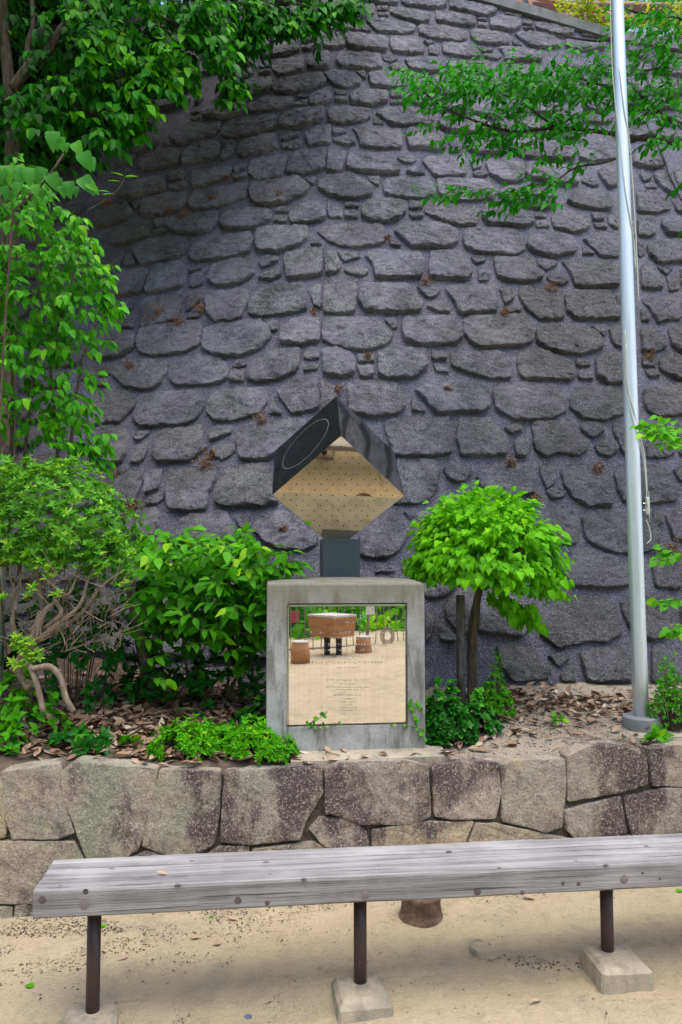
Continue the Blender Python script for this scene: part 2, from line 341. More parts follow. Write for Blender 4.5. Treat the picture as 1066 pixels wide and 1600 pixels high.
n = N('orange_timber', .6); n.color(n.ramp(n.noise(1, 5, .6, n.map((3, 3, 22))), [(.3, (.30, .12, .04)), (.7, (.48, .22, .08))])); M['timber'] = n.m
n = N('pale_table_top', .5); n.color((.62, .55, .50)); M['tabletop'] = n.m
n = N('fence_paint', .6); n.color((.28, .20, .15)); M['fence'] = n.m
n = N('red_sign', .5); n.color((.42, .08, .07)); M['red'] = n.m
n = N('white_sign', .5); n.color((.72, .66, .62)); M['white'] = n.m
n = N('hill_green', .95); n.color(n.ramp(n.noise(1.2, 6, .7), [(.3, (.012, .05, .01)), (.6, (.04, .14, .02)), (.8, (.09, .26, .03))])); n.bump(n.noise(4), .3); M['hill'] = n.m

# ------------------------------------------------------------ ground
def grid(name, xs, ys, zf, mat, kind='structure'):
    v = [(x, y, zf(x, y)) for y in ys for x in xs]; nx = len(xs)
    f = [(j*nx+i, j*nx+i+1, (j+1)*nx+i+1, (j+1)*nx+i) for j in range(len(ys)-1) for i in range(nx-1)]
    o = link(name, mesh(name, v, f), mat); o['kind'] = kind; return o
def spaced(segs):
    out = []
    for a, b, st in segs: out += list(np.arange(a, b, st))
    return out+[segs[-1][1]]
gr = grid('sand_ground', spaced([(-400, -40, 40), (-40, -6, 3), (-6, -2, .3), (-2, 2.4, .04), (2.4, 6, .3), (6, 40, 3), (40, 400, 40)]),
          spaced([(-400, -40, 40), (-40, -2, 2), (-2, 2, .3), (2, 4.2, .035), (4.2, 8, .5), (8, 40, 4), (40, 400, 40)]), sand_z, M['sand'])
def bed_xy(i, j, nx, ny, x0, x1):
    x = x0+(x1-x0)*i/nx; t = j/ny; y0 = kerbY(x, .6)+.06; y1 = wallY(x, 1.0)+.3; return x, y0+(y1-y0)*t
nx, ny = 200, 50; v = []; f = []
for j in range(ny+1):
    for i in range(nx+1):
        x, y = bed_xy(i, j, nx, ny, -5, 5); z = soil_z(x, y)-(.04 if j == 0 else 0); v.append((x, y, z))
for j in range(ny):
    for i in range(nx): a = j*(nx+1)+i; f.append((a, a+1, a+nx+2, a+nx+1))
o = link('planting_bed_soil', mesh('planting_bed_soil', v, f), M['soil']); o['kind'] = 'structure'

# ------------------------------------------------------------ stone builder
def chaikin(p, k=1, t=.11):
    for _ in range(k):
        q = []
        for i in range(len(p)):
            a, b = p[i], p[(i+1) % len(p)]; q += [(a[0]*(1-t)+b[0]*t, a[1]*(1-t)+b[1]*t), (a[0]*t+b[0]*(1-t), a[1]*t+b[1]*(1-t))]
        p = q
    return p
def resample(p, step):
    out = []
    for i in range(len(p)):
        a, b = p[i], p[(i+1) % len(p)]; L = math.hypot(b[0]-a[0], b[1]-a[1]); k = max(1, round(L/step))
        for j in range(k): t = j/k; out.append((a[0]+(b[0]-a[0])*t, a[1]+(b[1]-a[1])*t))
    return out
def stone_geo(poly, surf, Htop, Hbot, seed, step=.030, base=-.015, rough=.010, wob=.008, edge=(.004, .014), grow=.0, cut=.11):
    """poly in surface coordinates (a, b); surf(a, b, h) -> world point"""
    p = resample(chaikin(poly, 1, cut), step)
    cx = sum(q[0] for q in p)/len(p); cy = sum(q[1] for q in p)/len(p)
    p = [(q[0]+(q[0]-cx)*grow/(math.hypot(q[0]-cx, q[1]-cy)+.02), q[1]+(q[1]-cy)*grow/(math.hypot(q[0]-cx, q[1]-cy)+.02)) for q in p]
    lo = min(q[1] for q in p); hi = max(q[1] for q in p)
    p = [(q[0]+wob*fb(q[0]*17, q[1]*17, seed, 3), q[1]+wob*fb(q[0]*17+9, q[1]*17, seed, 3)) for q in p]
    rad = .5*min(hi-lo, max(q[0] for q in p)-min(q[0] for q in p))
    tilt = random.uniform(-.12, .12)
    def H(a, b):
        t = max(0, min(1, (b-lo)/(hi-lo+1e-6))); return Hbot+(Htop-Hbot)*t**1.5+tilt*(a-cx)*.18
    rings = [(0, None), (0, .86), (edge[0], .97), (edge[1], 1.0)]
    if rad > .09: rings += [(rad*.40, 1.0), (rad*.58, 1.02)]
    rings += [(rad*.78, 1.02)]
    v = []; n = len(p)
    for k, (ins, hf) in enumerate(rings):
        for q in p:
            dx, dy = q[0]-cx, q[1]-cy; r = math.hypot(dx, dy)+1e-6
            low = max(0, min(1, (q[1]-lo)/(hi-lo)*-2+1)) if hi > lo else 0
            i2 = ins*(1+low*max(-.6, .6+6.5*fb(q[0]*15, q[1]*3, seed+4, 3))) if k in (2, 3) else ins
            t = max(.12, 1-i2/max(r, rad*.8)); a, b = cx+dx*t, cy+dy*t
            if hf is None: h = base
            else:
                h = max(.006, H(a, b))*hf+rough*(.5 if k < 2 else 1)*(.55*fb(a*9, b*9, seed, 3)+.8*fb(a*24, b*24, seed, 2))
            v.append(surf(a, b, h))
    f = []
    for k in range(len(rings)-1):
        for i in range(n): j = (i+1) % n; f.append((k*n+i, k*n+j, (k+1)*n+j, (k+1)*n+i))
    v.append(surf(cx, cy, max(.006, H(cx, cy))*1.02+rough*fb(cx*9, cy*9, seed, 3))); c = len(v)-1; b0 = (len(rings)-1)*n
    for i in range(n): f.append((b0+i, b0+(i+1) % n, c))
    return v, f
def facet(me, f, n_):
    sm = [not (n_ <= i < 3*n_) for i in range(len(f))]; me.polygons.foreach_set('use_smooth', sm)
def put_stone(name, geo, mat, parent, ring=0):
    v, f = geo; c = sum(v, Vector())/len(v)
    me = mesh(name, [q-c for q in v], f); o = link(name, me, mat, smooth=not ring); o.location = c
    if ring: facet(me, f, ring)
    o.parent = parent; o.matrix_parent_inverse = Matrix.Translation(-Vector(parent.location)); return o
def wall_n(a, z):
    e = .01; gx = (g(a+e)-g(a-e))/(2*e); nn = Vector((gx, -1, BAT)); return nn.normalized()
def wsurf(a, z, h): return Vector((a, wallY(a, z), z))+wall_n(a, z)*h
def ksurf(a, z, h): return Vector((a, kerbY(a, z), z))+Vector((KA, -1, .05)).normalized()*h

# ------------------------------------------------------------ retaining wall: stones traced as (tile origin, zoom) polygons
TILES = {'A':(400,0),'B':(600,0),'C':(300,100),'D':(150,200),'E':(400,180),'F':(600,180),'G':(816,180),'H':(816,0),'I':(150,360),'J':(400,360),
 'K':(600,360),'L':(816,360),'M':(100,540),'N':(300,540),'O':(600,540),'P':(816,540),'Q':(150,700),'R':(300,680),'S':(550,720),'T':(816,720),'U':(640,880),'V':(816,880)}
TRACE = """
A 680,0 830,-8 950,-5 945,35 880,42 800,30 690,15
B 110,-5 410,-5 420,50 360,68 150,50 110,25
B 435,5 570,8 750,75 745,95 680,125 570,105 430,60
A 610,110 650,20 780,35 800,60 780,110 700,130
A 808,35 880,40 880,85 805,80
A 808,90 880,94 885,120 812,114
B 35,45 110,45 310,95 300,160 230,165 110,130 35,100
B 340,75 450,80 610,120 610,180 570,188 350,155 335,120
B 615,118 685,130 680,150 620,140
B 620,150 690,160 685,192 625,182
B 700,130 790,105 910,125 912,190 860,222 760,210 700,190
B 800,85 920,115 905,128 810,105
B 920,132 985,140 990,175 920,172
B 925,182 1000,187 1000,210 935,207
H 80,140 180,155 345,215 335,255 230,250 85,195
H 375,225 450,232 500,262 400,250
A 520,205 600,130 700,140 712,165 690,215
A 708,170 775,218 700,212
A 725,140 860,120 1000,145 1066,180 1060,215 1000,240 800,222
B 225,190 240,170 400,168 550,215 550,270 500,285 330,270 230,235
B 570,210 620,195 830,235 840,280 830,300 740,310 620,295 575,260
B 850,262 918,310 915,318 855,302
H -55,235 20,215 180,225 265,290 250,330 130,330 40,315
H 285,270 480,270 560,300 540,340 330,345 285,320
A 330,170 380,130 430,190 420,230 330,240
A 40,330 200,275 290,310 295,345 240,365 60,390 35,380
A 300,250 400,245 410,270 310,300
A 305,310 400,285 430,310 360,345 305,340
A 435,250 510,210 520,215 580,245 600,300 580,325 450,330
A 580,235 620,215 860,245 885,270 875,350 760,345 620,325 600,290
B 45,240 200,240 270,320 265,365 180,370 50,350 35,290
B 255,285 330,275 335,295 300,308
B 295,312 365,300 368,360 350,380 295,370
B 385,285 560,285 630,340 640,390 600,400 390,370
B 610,320 650,315 730,340 710,355 650,355
B 650,375 740,360 785,380 760,405 690,400
B 755,325 900,320 1050,360 1050,420 800,420 790,370
A 20,420 90,410 100,460 20,468
A 20,478 95,472 105,490 20,505
A 110,430 150,400 330,380 320,490 160,520 110,470
A 350,370 490,340 495,460 380,470 335,450
A 545,350 830,360 845,470 760,478 560,455 530,420
A 835,385 870,365 950,400 900,430 850,410
A 880,455 950,415 1000,450 1010,490 930,480
B 130,410 180,385 370,385 390,490 300,490 180,465
B 405,420 495,415 480,460 430,470
B 435,477 480,467 520,490 510,505 440,495
B 505,430 560,405 700,405 720,480 650,500 520,480
B 850,440 1000,430 1090,470 1080,540 900,540 850,500
B 560,520 700,510 830,540 820,620 640,620 570,580
B 330,510 500,510 540,560 520,640 400,640 320,590
C 205,110 300,40 420,30 410,90 220,140
C 190,200 260,140 440,85 540,90 530,180 380,230 230,250 190,230
C 535,150 600,100 860,55 900,100 890,140 780,190 640,210 545,190
A 440,490 500,470 660,480 700,540 690,575 600,600 520,580 480,530
A 662,480 730,480 735,530 708,530
A 745,500 820,475 1000,490 1050,520 980,595 880,600 760,575
A 275,640 310,625 355,650 340,662 280,665
A 265,678 350,670 345,710 260,710
A 360,650 500,580 510,680 470,700 400,712 355,705
A 520,610 540,600 610,625 600,640 530,635
A 525,648 605,652 610,690 530,685
A 620,640 680,600 870,605 885,640 875,690 760,720 630,695
A 890,610 970,615 970,660 895,655
A 895,668 975,675 980,702 900,702
B 130,620 280,650 300,700 270,720 200,700 130,670
B 330,660 480,660 560,720 540,770 400,760 330,710
B 570,680 760,680 900,740 880,800 700,800 580,760
C 375,290 480,220 680,225 690,280 600,310 390,335
C 65,330 120,275 360,250 370,310 320,350 210,375 80,355
C 0,300 60,290 60,335 0,345
C 0,354 55,347 55,370 0,385
C 580,380 650,310 890,290 885,370 850,395 690,445 590,430
A 480,740 520,700 760,730 765,800 700,830 560,840 480,810
A 780,770 860,840 780,835
F -60,-10 10,-45 200,-50 320,0 330,60 300,85 230,75 60,80 0,40
F 350,60 400,0 600,0 690,60 720,100 640,135 480,120 380,105
F 730,60 800,10 1000,20 1060,80 1040,140 860,140 740,120
C 195,450 230,390 350,350 570,345 575,430 440,470 240,505 200,480
D 490,50 560,0 650,-30 840,-40 830,20 790,60 640,100 545,120 500,80
D 440,120 485,60 530,115 500,125
D 170,120 190,60 430,30 440,50 420,120 250,165 170,180
E 165,150 230,115 295,120 290,145 200,180 170,175
E 175,200 280,160 320,190 310,215 250,240 180,230
E 330,130 400,80 500,65 500,200 350,220
E 510,80 610,105 610,125 512,140
E 515,170 620,130 665,170 665,200 600,215 520,185
E 640,90 970,90 980,235 820,235 690,220 680,150
F 140,150 160,90 330,85 400,130 408,235 370,252 260,235 160,240
F 395,135 460,125 485,150 430,173
F 432,182 480,167 520,190 510,255 440,260
F 535,150 560,135 800,170 810,250 720,270 590,260 540,230
F 825,160 1000,150 1040,220 1030,270 900,280 830,240
C 305,600 330,510 460,470 560,455 580,560 500,600 340,630
C 200,520 280,507 288,535 220,560
C 200,590 240,555 290,545 280,620 200,650
D 575,200 640,110 780,80 830,110 825,180 790,220 680,240 580,258
D 290,200 420,140 590,125 560,250 390,290 300,290
D 150,190 270,180 270,210 150,260
C 380,690 410,640 640,600 650,640 600,765 440,797 385,740
E 205,370 240,260 330,240 472,225 460,380 300,408 215,400
E 480,224 600,250 600,300 570,390 470,390
E 605,290 612,242 900,255 910,340 965,370 960,395 880,405 680,390 600,360
F 80,285 160,270 230,300 190,330 120,325
F 135,380 200,345 260,380 275,410 200,405
F 245,310 300,275 540,290 550,410 460,415 330,420 290,360
F 562,290 640,290 650,350 595,375
F 590,388 650,373 695,410 600,412
F 670,330 700,290 900,310 940,350 930,440 870,465 780,455 700,400
G 20,340 60,310 350,330 380,470 280,480 40,430 10,400
D 640,310 660,290 900,250 910,280 870,345 650,415
D 920,260 1000,230 1000,270 925,308
D 915,325 1005,292 1015,330 960,350 920,350
D 480,310 560,280 600,300 590,340 500,360
D 485,385 600,352 615,400 550,425 490,410
D 150,440 200,350 450,310 475,420 300,465 160,475
E -45,500 -30,440 120,420 290,412 362,480 350,530 200,600 20,612 -30,580
E 330,422 400,417 395,465 375,475
E 415,420 650,390 790,500 780,540 680,575 600,575 490,550 420,500
E 735,417 820,420 820,480 785,470
F -10,460 20,415 300,415 335,470 345,530 280,570 200,570 60,550 0,530
F 345,440 430,420 700,430 740,510 740,560 600,585 450,580 360,545
F 755,530 820,480 1050,475 1150,560 1140,610 1066,640 940,640 840,600
G 290,580 350,500 480,490 560,520 600,590 590,640 480,640 330,610
G 390,450 420,420 480,420 510,470 470,485
G 500,380 560,350 620,350 640,480 570,495 520,430
G 360,230 420,180 560,180 610,250 615,300 450,320 375,300
G 0,170 100,155 330,190 350,310 100,300 0,290
G 0,110 60,90 110,130 100,145 0,150
G 130,120 180,100 220,140 200,155 140,150
G 270,100 330,80 400,120 370,160 280,160
G 390,10 480,0 600,20 590,60 500,70 400,40
G 730,330 740,270 860,240 940,280 955,350 880,365 800,350
G 770,390 800,360 860,420 850,440 800,455
G 810,462 850,455 900,475 890,498 820,490
G 870,400 900,370 970,390 1020,480 1030,540 990,545 920,490 880,440
G 755,510 900,500 980,590 985,640 900,665 765,660
G 990,570 1066,540 1120,600 1090,680 1020,650
G 1000,370 1100,360 1120,510 1040,490
G 920,680 1066,670 1150,740 1100,820 960,800 920,740
G 765,680 880,670 890,800 840,820 765,815
G 665,690 750,680 750,815 680,815
H 700,300 800,310 840,380 800,400 700,380
H 860,330 960,350 980,390 880,395
H 1000,350 1150,370 1150,410 1010,400
H 730,430 830,410 840,490 780,510 720,480
H 855,420 1066,400 1150,430 1150,520 870,500
H 730,540 810,520 820,640 730,640
H 830,540 1000,530 1120,560 1110,640 840,640
H 400,620 560,610 620,700 560,760 420,740
D 310,470 380,450 600,420 620,500 560,560 400,600 300,590
D 235,500 300,475 300,530 260,545
D 0,540 80,490 200,480 250,560 230,610 100,665 0,680
D 620,510 650,420 900,370 1020,360 1010,470 850,530 660,560 620,530
D 100,720 200,640 390,605 385,660 350,730 200,785 100,785
D 400,605 490,600 480,650 400,665
D 390,678 470,672 465,710 390,720
D 485,660 510,600 600,575 820,560 820,620 780,690 680,720 560,710 495,685
D 830,640 850,570 1000,535 1100,530 1180,560 1175,620 1066,675 860,685
E 130,650 180,610 225,635 220,650 140,660
E 120,672 220,662 205,725 115,715
E 225,690 260,610 350,570 468,580 468,700 380,725 235,730
E 476,570 580,640 580,690 482,690
E 590,590 630,578 685,600 685,625 595,625
E 590,636 690,638 685,700 590,690
E 700,620 740,570 900,550 1000,570 1000,660 960,700 880,725 780,720 700,690
F 160,575 250,580 255,635 165,635
F 160,655 255,657 262,697 180,697
F 265,600 300,585 450,590 640,620 620,740 500,745 400,715 265,660
F 645,650 660,600 800,595 990,640 1000,730 940,760 800,750 680,735 650,690
G 70,655 120,645 165,680 150,695 75,690
G 85,707 160,702 180,760 90,755
G 185,680 230,635 430,650 455,730 420,780 330,795 200,760
G 455,648 545,655 545,712 460,710
G 465,724 540,724 570,765 500,765
G 560,665 640,660 640,770 580,740
I 260,100 390,50 600,40 635,70 625,130 570,190 380,225 300,240 250,150
I 185,230 200,180 238,160 272,235 190,245
I 50,140 200,110 190,180 140,260 60,240
I 620,170 650,90 720,50 1030,10 1060,60 1025,160 900,190 680,215 640,205
J -5,40 10,-10 80,-30 350,-35 350,60 300,105 150,158 10,150
J 370,90 440,75 440,105 365,108
J 400,5 520,-40 850,-30 870,60 850,100 680,130 560,120 460,70
J 890,60 900,48 975,115 895,112
K 60,10 90,-20 150,-50 400,-60 490,0 490,90 430,125 180,125 100,50
K 515,30 560,-10 860,-20 940,60 940,140 860,175 760,165 620,165 530,110
L 25,100 50,40 180,10 330,40 370,130 350,160 200,190 80,160 30,130
L 395,112 410,104 480,170 400,172
L 400,60 450,15 640,10 650,185 520,190 440,110
L 820,110 870,75 1066,60 1150,100 1150,220 900,235 840,170
L 765,70 810,90 810,160 775,190
I 330,400 370,290 410,225 560,205 620,250 615,330 580,390 480,410 340,430
I 625,267 718,260 640,290
I 625,390 650,295 725,266 720,360 690,385
I 750,340 780,240 900,190 1030,170 1066,290 980,360 800,385
I 100,300 180,260 350,250 360,300 310,430 150,450 60,400
J 20,200 60,175 155,180 150,215 40,260
J 20,310 130,250 180,280 170,315 100,345 30,330
J 185,170 300,130 448,120 450,310 210,335
J 455,122 530,140 570,250 560,280 460,310
J 540,140 680,150 695,190 580,222
J 585,270 640,235 740,260 755,290 700,315 600,290
J 720,170 780,130 1100,150 1118,200 1110,325 900,332 790,325 775,240
K 290,260 310,140 480,135 560,200 585,310 540,340 420,335 300,330
K 570,185 660,170 680,205 620,235
K 620,260 680,223 712,290 700,345 630,348
K 725,180 960,175 1010,270 1060,300 1050,340 980,360 810,355 740,310
L 85,200 130,190 220,205 240,240 150,278 110,250
L 155,320 210,280 280,290 315,345 260,372 180,350
L 255,210 310,190 520,200 640,230 650,385 500,390 350,380 300,260
L 785,250 820,220 900,290 940,350 930,400 790,395
L 895,245 950,240 1000,265 960,305 920,280
L 955,312 1020,287 1050,340 1045,400 980,415
L 1045,250 1150,250 1150,410 1060,400
I 300,500 330,450 570,425 590,470 550,610 430,630 305,655
I 610,430 720,410 715,470 610,550
I 605,590 640,545 700,530 700,580 620,600
I 725,430 780,400 1020,390 1025,480 970,600 800,630 740,560
I 130,520 200,480 280,470 260,520 160,575
I 130,610 180,580 265,590 260,655 170,660
J -50,520 -30,420 40,370 330,345 345,500 345,540 180,570 0,585 -45,560
J 345,390 435,350 435,535 385,505 370,440
J 445,335 660,350 680,420 655,565 450,565
J 680,480 695,355 1000,350 1040,380 1105,500 1100,550 900,560 720,545
K 215,380 240,360 385,400 340,455 280,465
K 275,520 320,475 400,470 440,540 430,558 340,550
K 400,400 450,370 740,360 755,550 600,555 500,570 470,500
K 765,390 800,370 860,400 865,465 800,505
K 805,522 870,493 920,530 910,550 820,555
K 890,430 900,375 1066,365 1190,400 1195,500 1200,600 1030,608 930,520
L 275,440 300,400 590,400 620,480 665,550 650,600 500,605 340,600 290,540
L 615,440 665,420 665,520 640,500
L 790,470 860,430 1050,440 1060,600 960,610 900,630 850,540
L 785,520 840,560 850,610 790,610
L 1075,440 1250,450 1250,600 1080,600
I 270,770 300,660 400,630 690,600 720,660 695,770 600,820 380,850 290,820
I -20,850 -20,700 180,665 270,690 260,790 180,850 60,870
I 710,760 730,660 850,605 1090,590 1170,650 1175,710 1100,800 950,850 800,850 720,800
J 72,620 155,600 150,670 115,685 90,660
J 165,740 170,650 240,590 433,560 433,750 330,770 190,765
J 441,575 780,570 910,690 905,730 860,775 740,810 620,805 500,770 441,740
J 850,595 935,580 940,655 905,665
K 110,620 150,575 440,565 510,690 530,720 480,765 380,780 220,770 130,740
K 522,690 525,600 580,570 940,560 980,640 1000,740 920,780 640,790 560,750
L 80,680 120,625 400,620 500,690 545,750 530,800 400,840 240,830 90,760
L 450,640 540,630 560,700 530,715
L 570,660 620,630 680,630 690,800 610,780 580,730
L 785,640 850,640 950,720 960,790 880,825 790,820
L 960,650 1066,620 1150,640 1150,820 1066,830 990,780
M 110,150 225,130 222,180 200,230 110,240
M 235,140 335,130 320,200 230,215
M 215,233 300,228 305,275 230,285
M 325,200 350,130 450,100 680,90 700,130 690,200 620,290 500,310 400,280
M 710,230 715,150 800,90 900,55 1040,80 1110,150 1095,220 1030,265 900,275 740,275
N 270,130 310,95 375,110 370,145 275,148
N 245,220 270,160 365,157 350,250 245,235
N 370,190 420,90 520,30 700,10 740,40 720,150 690,190 580,240 440,255 370,235
N 745,60 780,10 850,20 850,100 745,100
N 740,127 845,120 840,170 745,180
N 860,30 950,5 1066,60 1090,120 1085,190 1000,218 880,205
N 1104,56 1211,56 1211,115 1104,115
N 1100,130 1211,130 1211,215 1110,215
O -43,43 34,8 280,21 294,150 205,222 77,239 -43,213
O 315,30 415,50 415,105 315,105
O 320,125 430,130 430,190 350,185
O 437,50 560,30 780,40 845,80 845,235 740,240 600,210 440,145
P -40,110 -20,40 80,10 230,60 340,110 360,210 310,245 150,235 0,230 -30,190
P 350,95 400,80 455,120 450,145 355,145
P 365,165 465,157 475,240 370,225
P 480,90 540,50 670,45 680,265 560,265 490,220
P 795,65 890,85 885,150 795,148
P 810,167 900,167 915,215 840,220
P 905,90 980,60 1066,70 1150,100 1150,240 1040,240 910,170
M 180,520 150,400 200,310 430,300 485,350 475,430 380,520 200,535
M 460,490 500,390 600,310 880,290 950,350 940,420 900,490 820,535 520,555
N 100,450 115,350 200,280 500,280 510,340 510,390 450,465 270,515 150,510
N 515,420 540,365 608,440 600,465 515,462
N 570,320 620,240 848,210 848,420 800,440 670,468 630,410
N 860,215 960,280 980,400 900,460 862,430
O -250,255 -170,222 85,235 149,405 107,460 -85,490 -235,448
O 175,360 190,342 272,430 270,448 180,445
O 200,300 280,250 640,250 710,310 705,420 650,455 480,455 345,465
O 720,310 770,255 1000,245 1150,260 1215,350 1210,450 1110,500 860,505 740,430
P 305,350 370,265 640,275 690,370 690,460 530,508 390,490 310,420
P 800,300 1066,250 1150,260 1150,470 890,485 810,420
M 170,700 160,600 230,540 400,535 445,600 430,720 390,790 290,810 190,790
M 460,600 530,565 578,570 575,598 490,648
M 450,790 470,680 575,628 560,740 520,790
M 590,740 640,580 800,545 930,520 935,640 970,680 860,775 640,790
N 105,590 160,535 275,550 270,590 130,645
N 118,725 200,640 280,660 300,710 210,770
N 300,600 400,510 750,480 800,600 520,765 325,770
O 0,570 0,520 60,480 420,480 460,560 450,735 180,750 60,740
O 475,620 500,480 700,480 820,620 825,730 700,750 500,745
O 790,545 910,510 920,565 850,600
O 855,640 930,590 970,680 950,745 870,750
P 60,560 70,505 330,495 380,600 440,660 430,710 370,750 220,730 160,755 80,700
P 375,540 420,510 530,530 555,580 460,628 400,590
P 470,680 540,620 620,640 645,700 580,750 500,720
P 590,530 680,490 700,560 705,750 660,720 620,620
P 820,640 960,640 1010,720 960,755 825,755
P 1030,500 1150,520 1150,740 1040,740
Q 40,200 150,140 310,160 320,210 270,370 220,395 110,395 40,300
Q 330,200 360,145 455,140 430,270 330,315
Q 330,370 350,325 450,297 460,340 420,375 340,385
Q 460,260 490,150 600,130 800,120 810,210 760,310 745,420 600,435 510,420 470,350
R 150,420 170,330 230,210 530,180 545,400 585,455 480,485 240,490 160,460
S 260,100 290,20 300,-20 560,-10 590,60 570,190 500,280 400,300 280,300 240,250
S 600,60 680,10 790,60 790,100 740,150 670,150 620,110
S 820,110 880,40 1000,0 1180,10 1215,60 1225,230 1000,260 860,200
T 105,50 140,15 215,50 225,150 155,195
T 155,208 225,173 295,225 270,255 190,265
T 245,70 270,20 500,20 590,90 605,310 430,320 330,260 270,170
T 605,90 640,30 800,20 950,40 1000,130 1050,210 1020,280 860,290 660,280 630,200
T 1000,60 1066,25 1150,30 1150,150 1040,150
Q 130,430 300,395 400,400 440,440 400,600 240,600 140,560
R 0,530 230,500 330,680 100,760 -100,720 -80,560
R 285,540 385,515 390,580 370,635 335,635
R 405,630 440,550 600,490 700,550 845,690 830,740 740,775 600,770 470,710
S 45,500 80,470 250,320 300,320 400,460 330,580 290,630 200,665 50,640
S 340,340 420,310 420,370 380,400
T 190,290 240,270 350,360 380,480 370,545 290,570 180,540 100,400
T 390,380 420,335 720,320 860,370 915,480 900,560 840,610 700,635 560,610 430,540 395,460
T 860,340 930,320 940,420 880,440
T 945,370 1000,330 1150,310 1150,550 1000,540
S 440,340 700,310 800,400 780,600 600,660 440,600 410,500
S 830,330 1050,300 1130,400 1100,600 900,640
S 150,680 290,680 290,750 150,752
S 325,720 370,690 400,740 340,745
T 260,700 330,600 430,575 600,640 715,700 720,830 640,860 330,850 270,780
T 845,680 890,600 1066,590 1066,860 880,850
U 100,230 0,90 150,60 290,100 320,150 240,220 150,240
U 850,190 950,110 960,180 930,205 860,210
U 220,310 300,190 440,170 450,250 430,400 400,480 330,490 230,350
U 460,260 560,210 760,240 800,330 800,440 740,515 640,490 540,480 450,470
U 185,400 210,390 310,500 300,530 200,525
U 105,310 140,320 155,420 140,500 105,530
V 75,290 110,240 260,210 500,205 620,290 655,380 655,490 540,545 440,530 240,575 110,480
V 640,260 720,210 900,200 1020,240 1040,340 1000,480 850,530 730,470 660,360
V 1045,250 1150,240 1150,500 1060,480
U 580,560 620,540 800,530 850,640 930,700 940,780 700,800 600,700
V 165,620 300,580 315,640 240,695
V 240,740 320,670 350,700 360,800 260,800
V 375,580 690,530 730,650 730,800 420,800
V 860,540 940,540 1040,600 1040,800 850,800
"""
def parse(txt, tiles, sc, back):
    out = []
    for ln in txt.strip().splitlines():
        p = ln.split(); ox, oy = tiles[p[0]]; q = []
        for s in p[1:]:
            a, b = map(float, s.split(',')); w = back(ox+a/sc, oy+b/sc); q.append((w.x, w.z))
        out.append(q)
    return out
wall = empty('retaining_wall', (XR, YW, .7), 'tall battered retaining wall of dark purple-grey rough stones, sloping back behind the monument', 'wall')
TOPPX = [(690,-13),(734,0),(850,33),(950,63),(1066,82),(1200,108)]
TOPP = [(lambda w: (w.x, w.z))(onwall(*p)) for p in TOPPX]
def ztop(X):
    if X <= TOPP[0][0]: return min(8.6, TOPP[0][1]+(TOPP[0][0]-X)*.5)
    for (a, za), (b, zb) in zip(TOPP, TOPP[1:]):
        if X <= b: return za+(zb-za)*(X-a)/(b-a)
    return max(3, TOPP[-1][1]-(X-TOPP[-1][0])*.3)
polys = parse(TRACE, TILES, 4.264, onwall)
cut = []
for p in polys:          # keep stones under the coping
    p = [(a, min(b, ztop(a)-.015)) for a, b in p]
    if max(b for a, b in p)-min(b for a, b in p) > .04: cut.append(p)
polys = cut
def area(p): return abs(sum(p[i][0]*p[(i+1) % len(p)][1]-p[(i+1) % len(p)][0]*p[i][1] for i in range(len(p))))/2
def inside(x, y, p):
    c = False; j = len(p)-1
    for i in range(len(p)):
        if (p[i][1] > y) != (p[j][1] > y) and x < (p[j][0]-p[i][0])*(y-p[i][1])/(p[j][1]-p[i][1])+p[i][0]: c = not c
        j = i
    return c
boxes = [(min(a for a, b in p), max(a for a, b in p), min(b for a, b in p), max(b for a, b in p)) for p in polys]
def hit(x, y):
    for p, (a, b, c, d) in zip(polys, boxes):
        if a-.02 <= x <= b+.02 and c-.02 <= y <= d+.02 and inside(x, y, p): return True
    return False
wm = {}
nX, nZ = 150, 80; v = []; f = []
for j in range(nZ+1):
    for i in range(nX+1):
        X = -7+13*i/nX; zt = ztop(X); z = .3+(zt-.3)*j/nZ; v.append(wsurf(X, z, .012*fb(X*3, z*3, 1)))
for j in range(nZ):
    for i in range(nX): a = j*(nX+1)+i; f.append((a, a+1, a+nX+2, a+nX+1))
link('mortar_face', mesh('mortar_face', v, f), M['mortar'], wall)
order = sorted(range(len(polys)), key=lambda k: -area(polys[k])/(6+.5*sum(b for a, b in polys[k])/len(polys[k]))**2)
extra = MB()
for r, k in enumerate(order):
    p = polys[k]; big = min(1, area(p)/.08)
    Hb = (.032+.020*big)*random.uniform(.8, 1.25); Ht = random.uniform(.010, .022)
    gg = stone_geo(p, wsurf, Ht, Hb, k*3.1, step=.028, rough=.018, grow=-.003, wob=.010, cut=.085)
    nr_ = len(gg[1]) - len([q for q in gg[1] if len(q) == 4])
    if r < 285: put_stone('stone', gg, M['wallstone'], wall, nr_)
    else: extra.add(*gg)
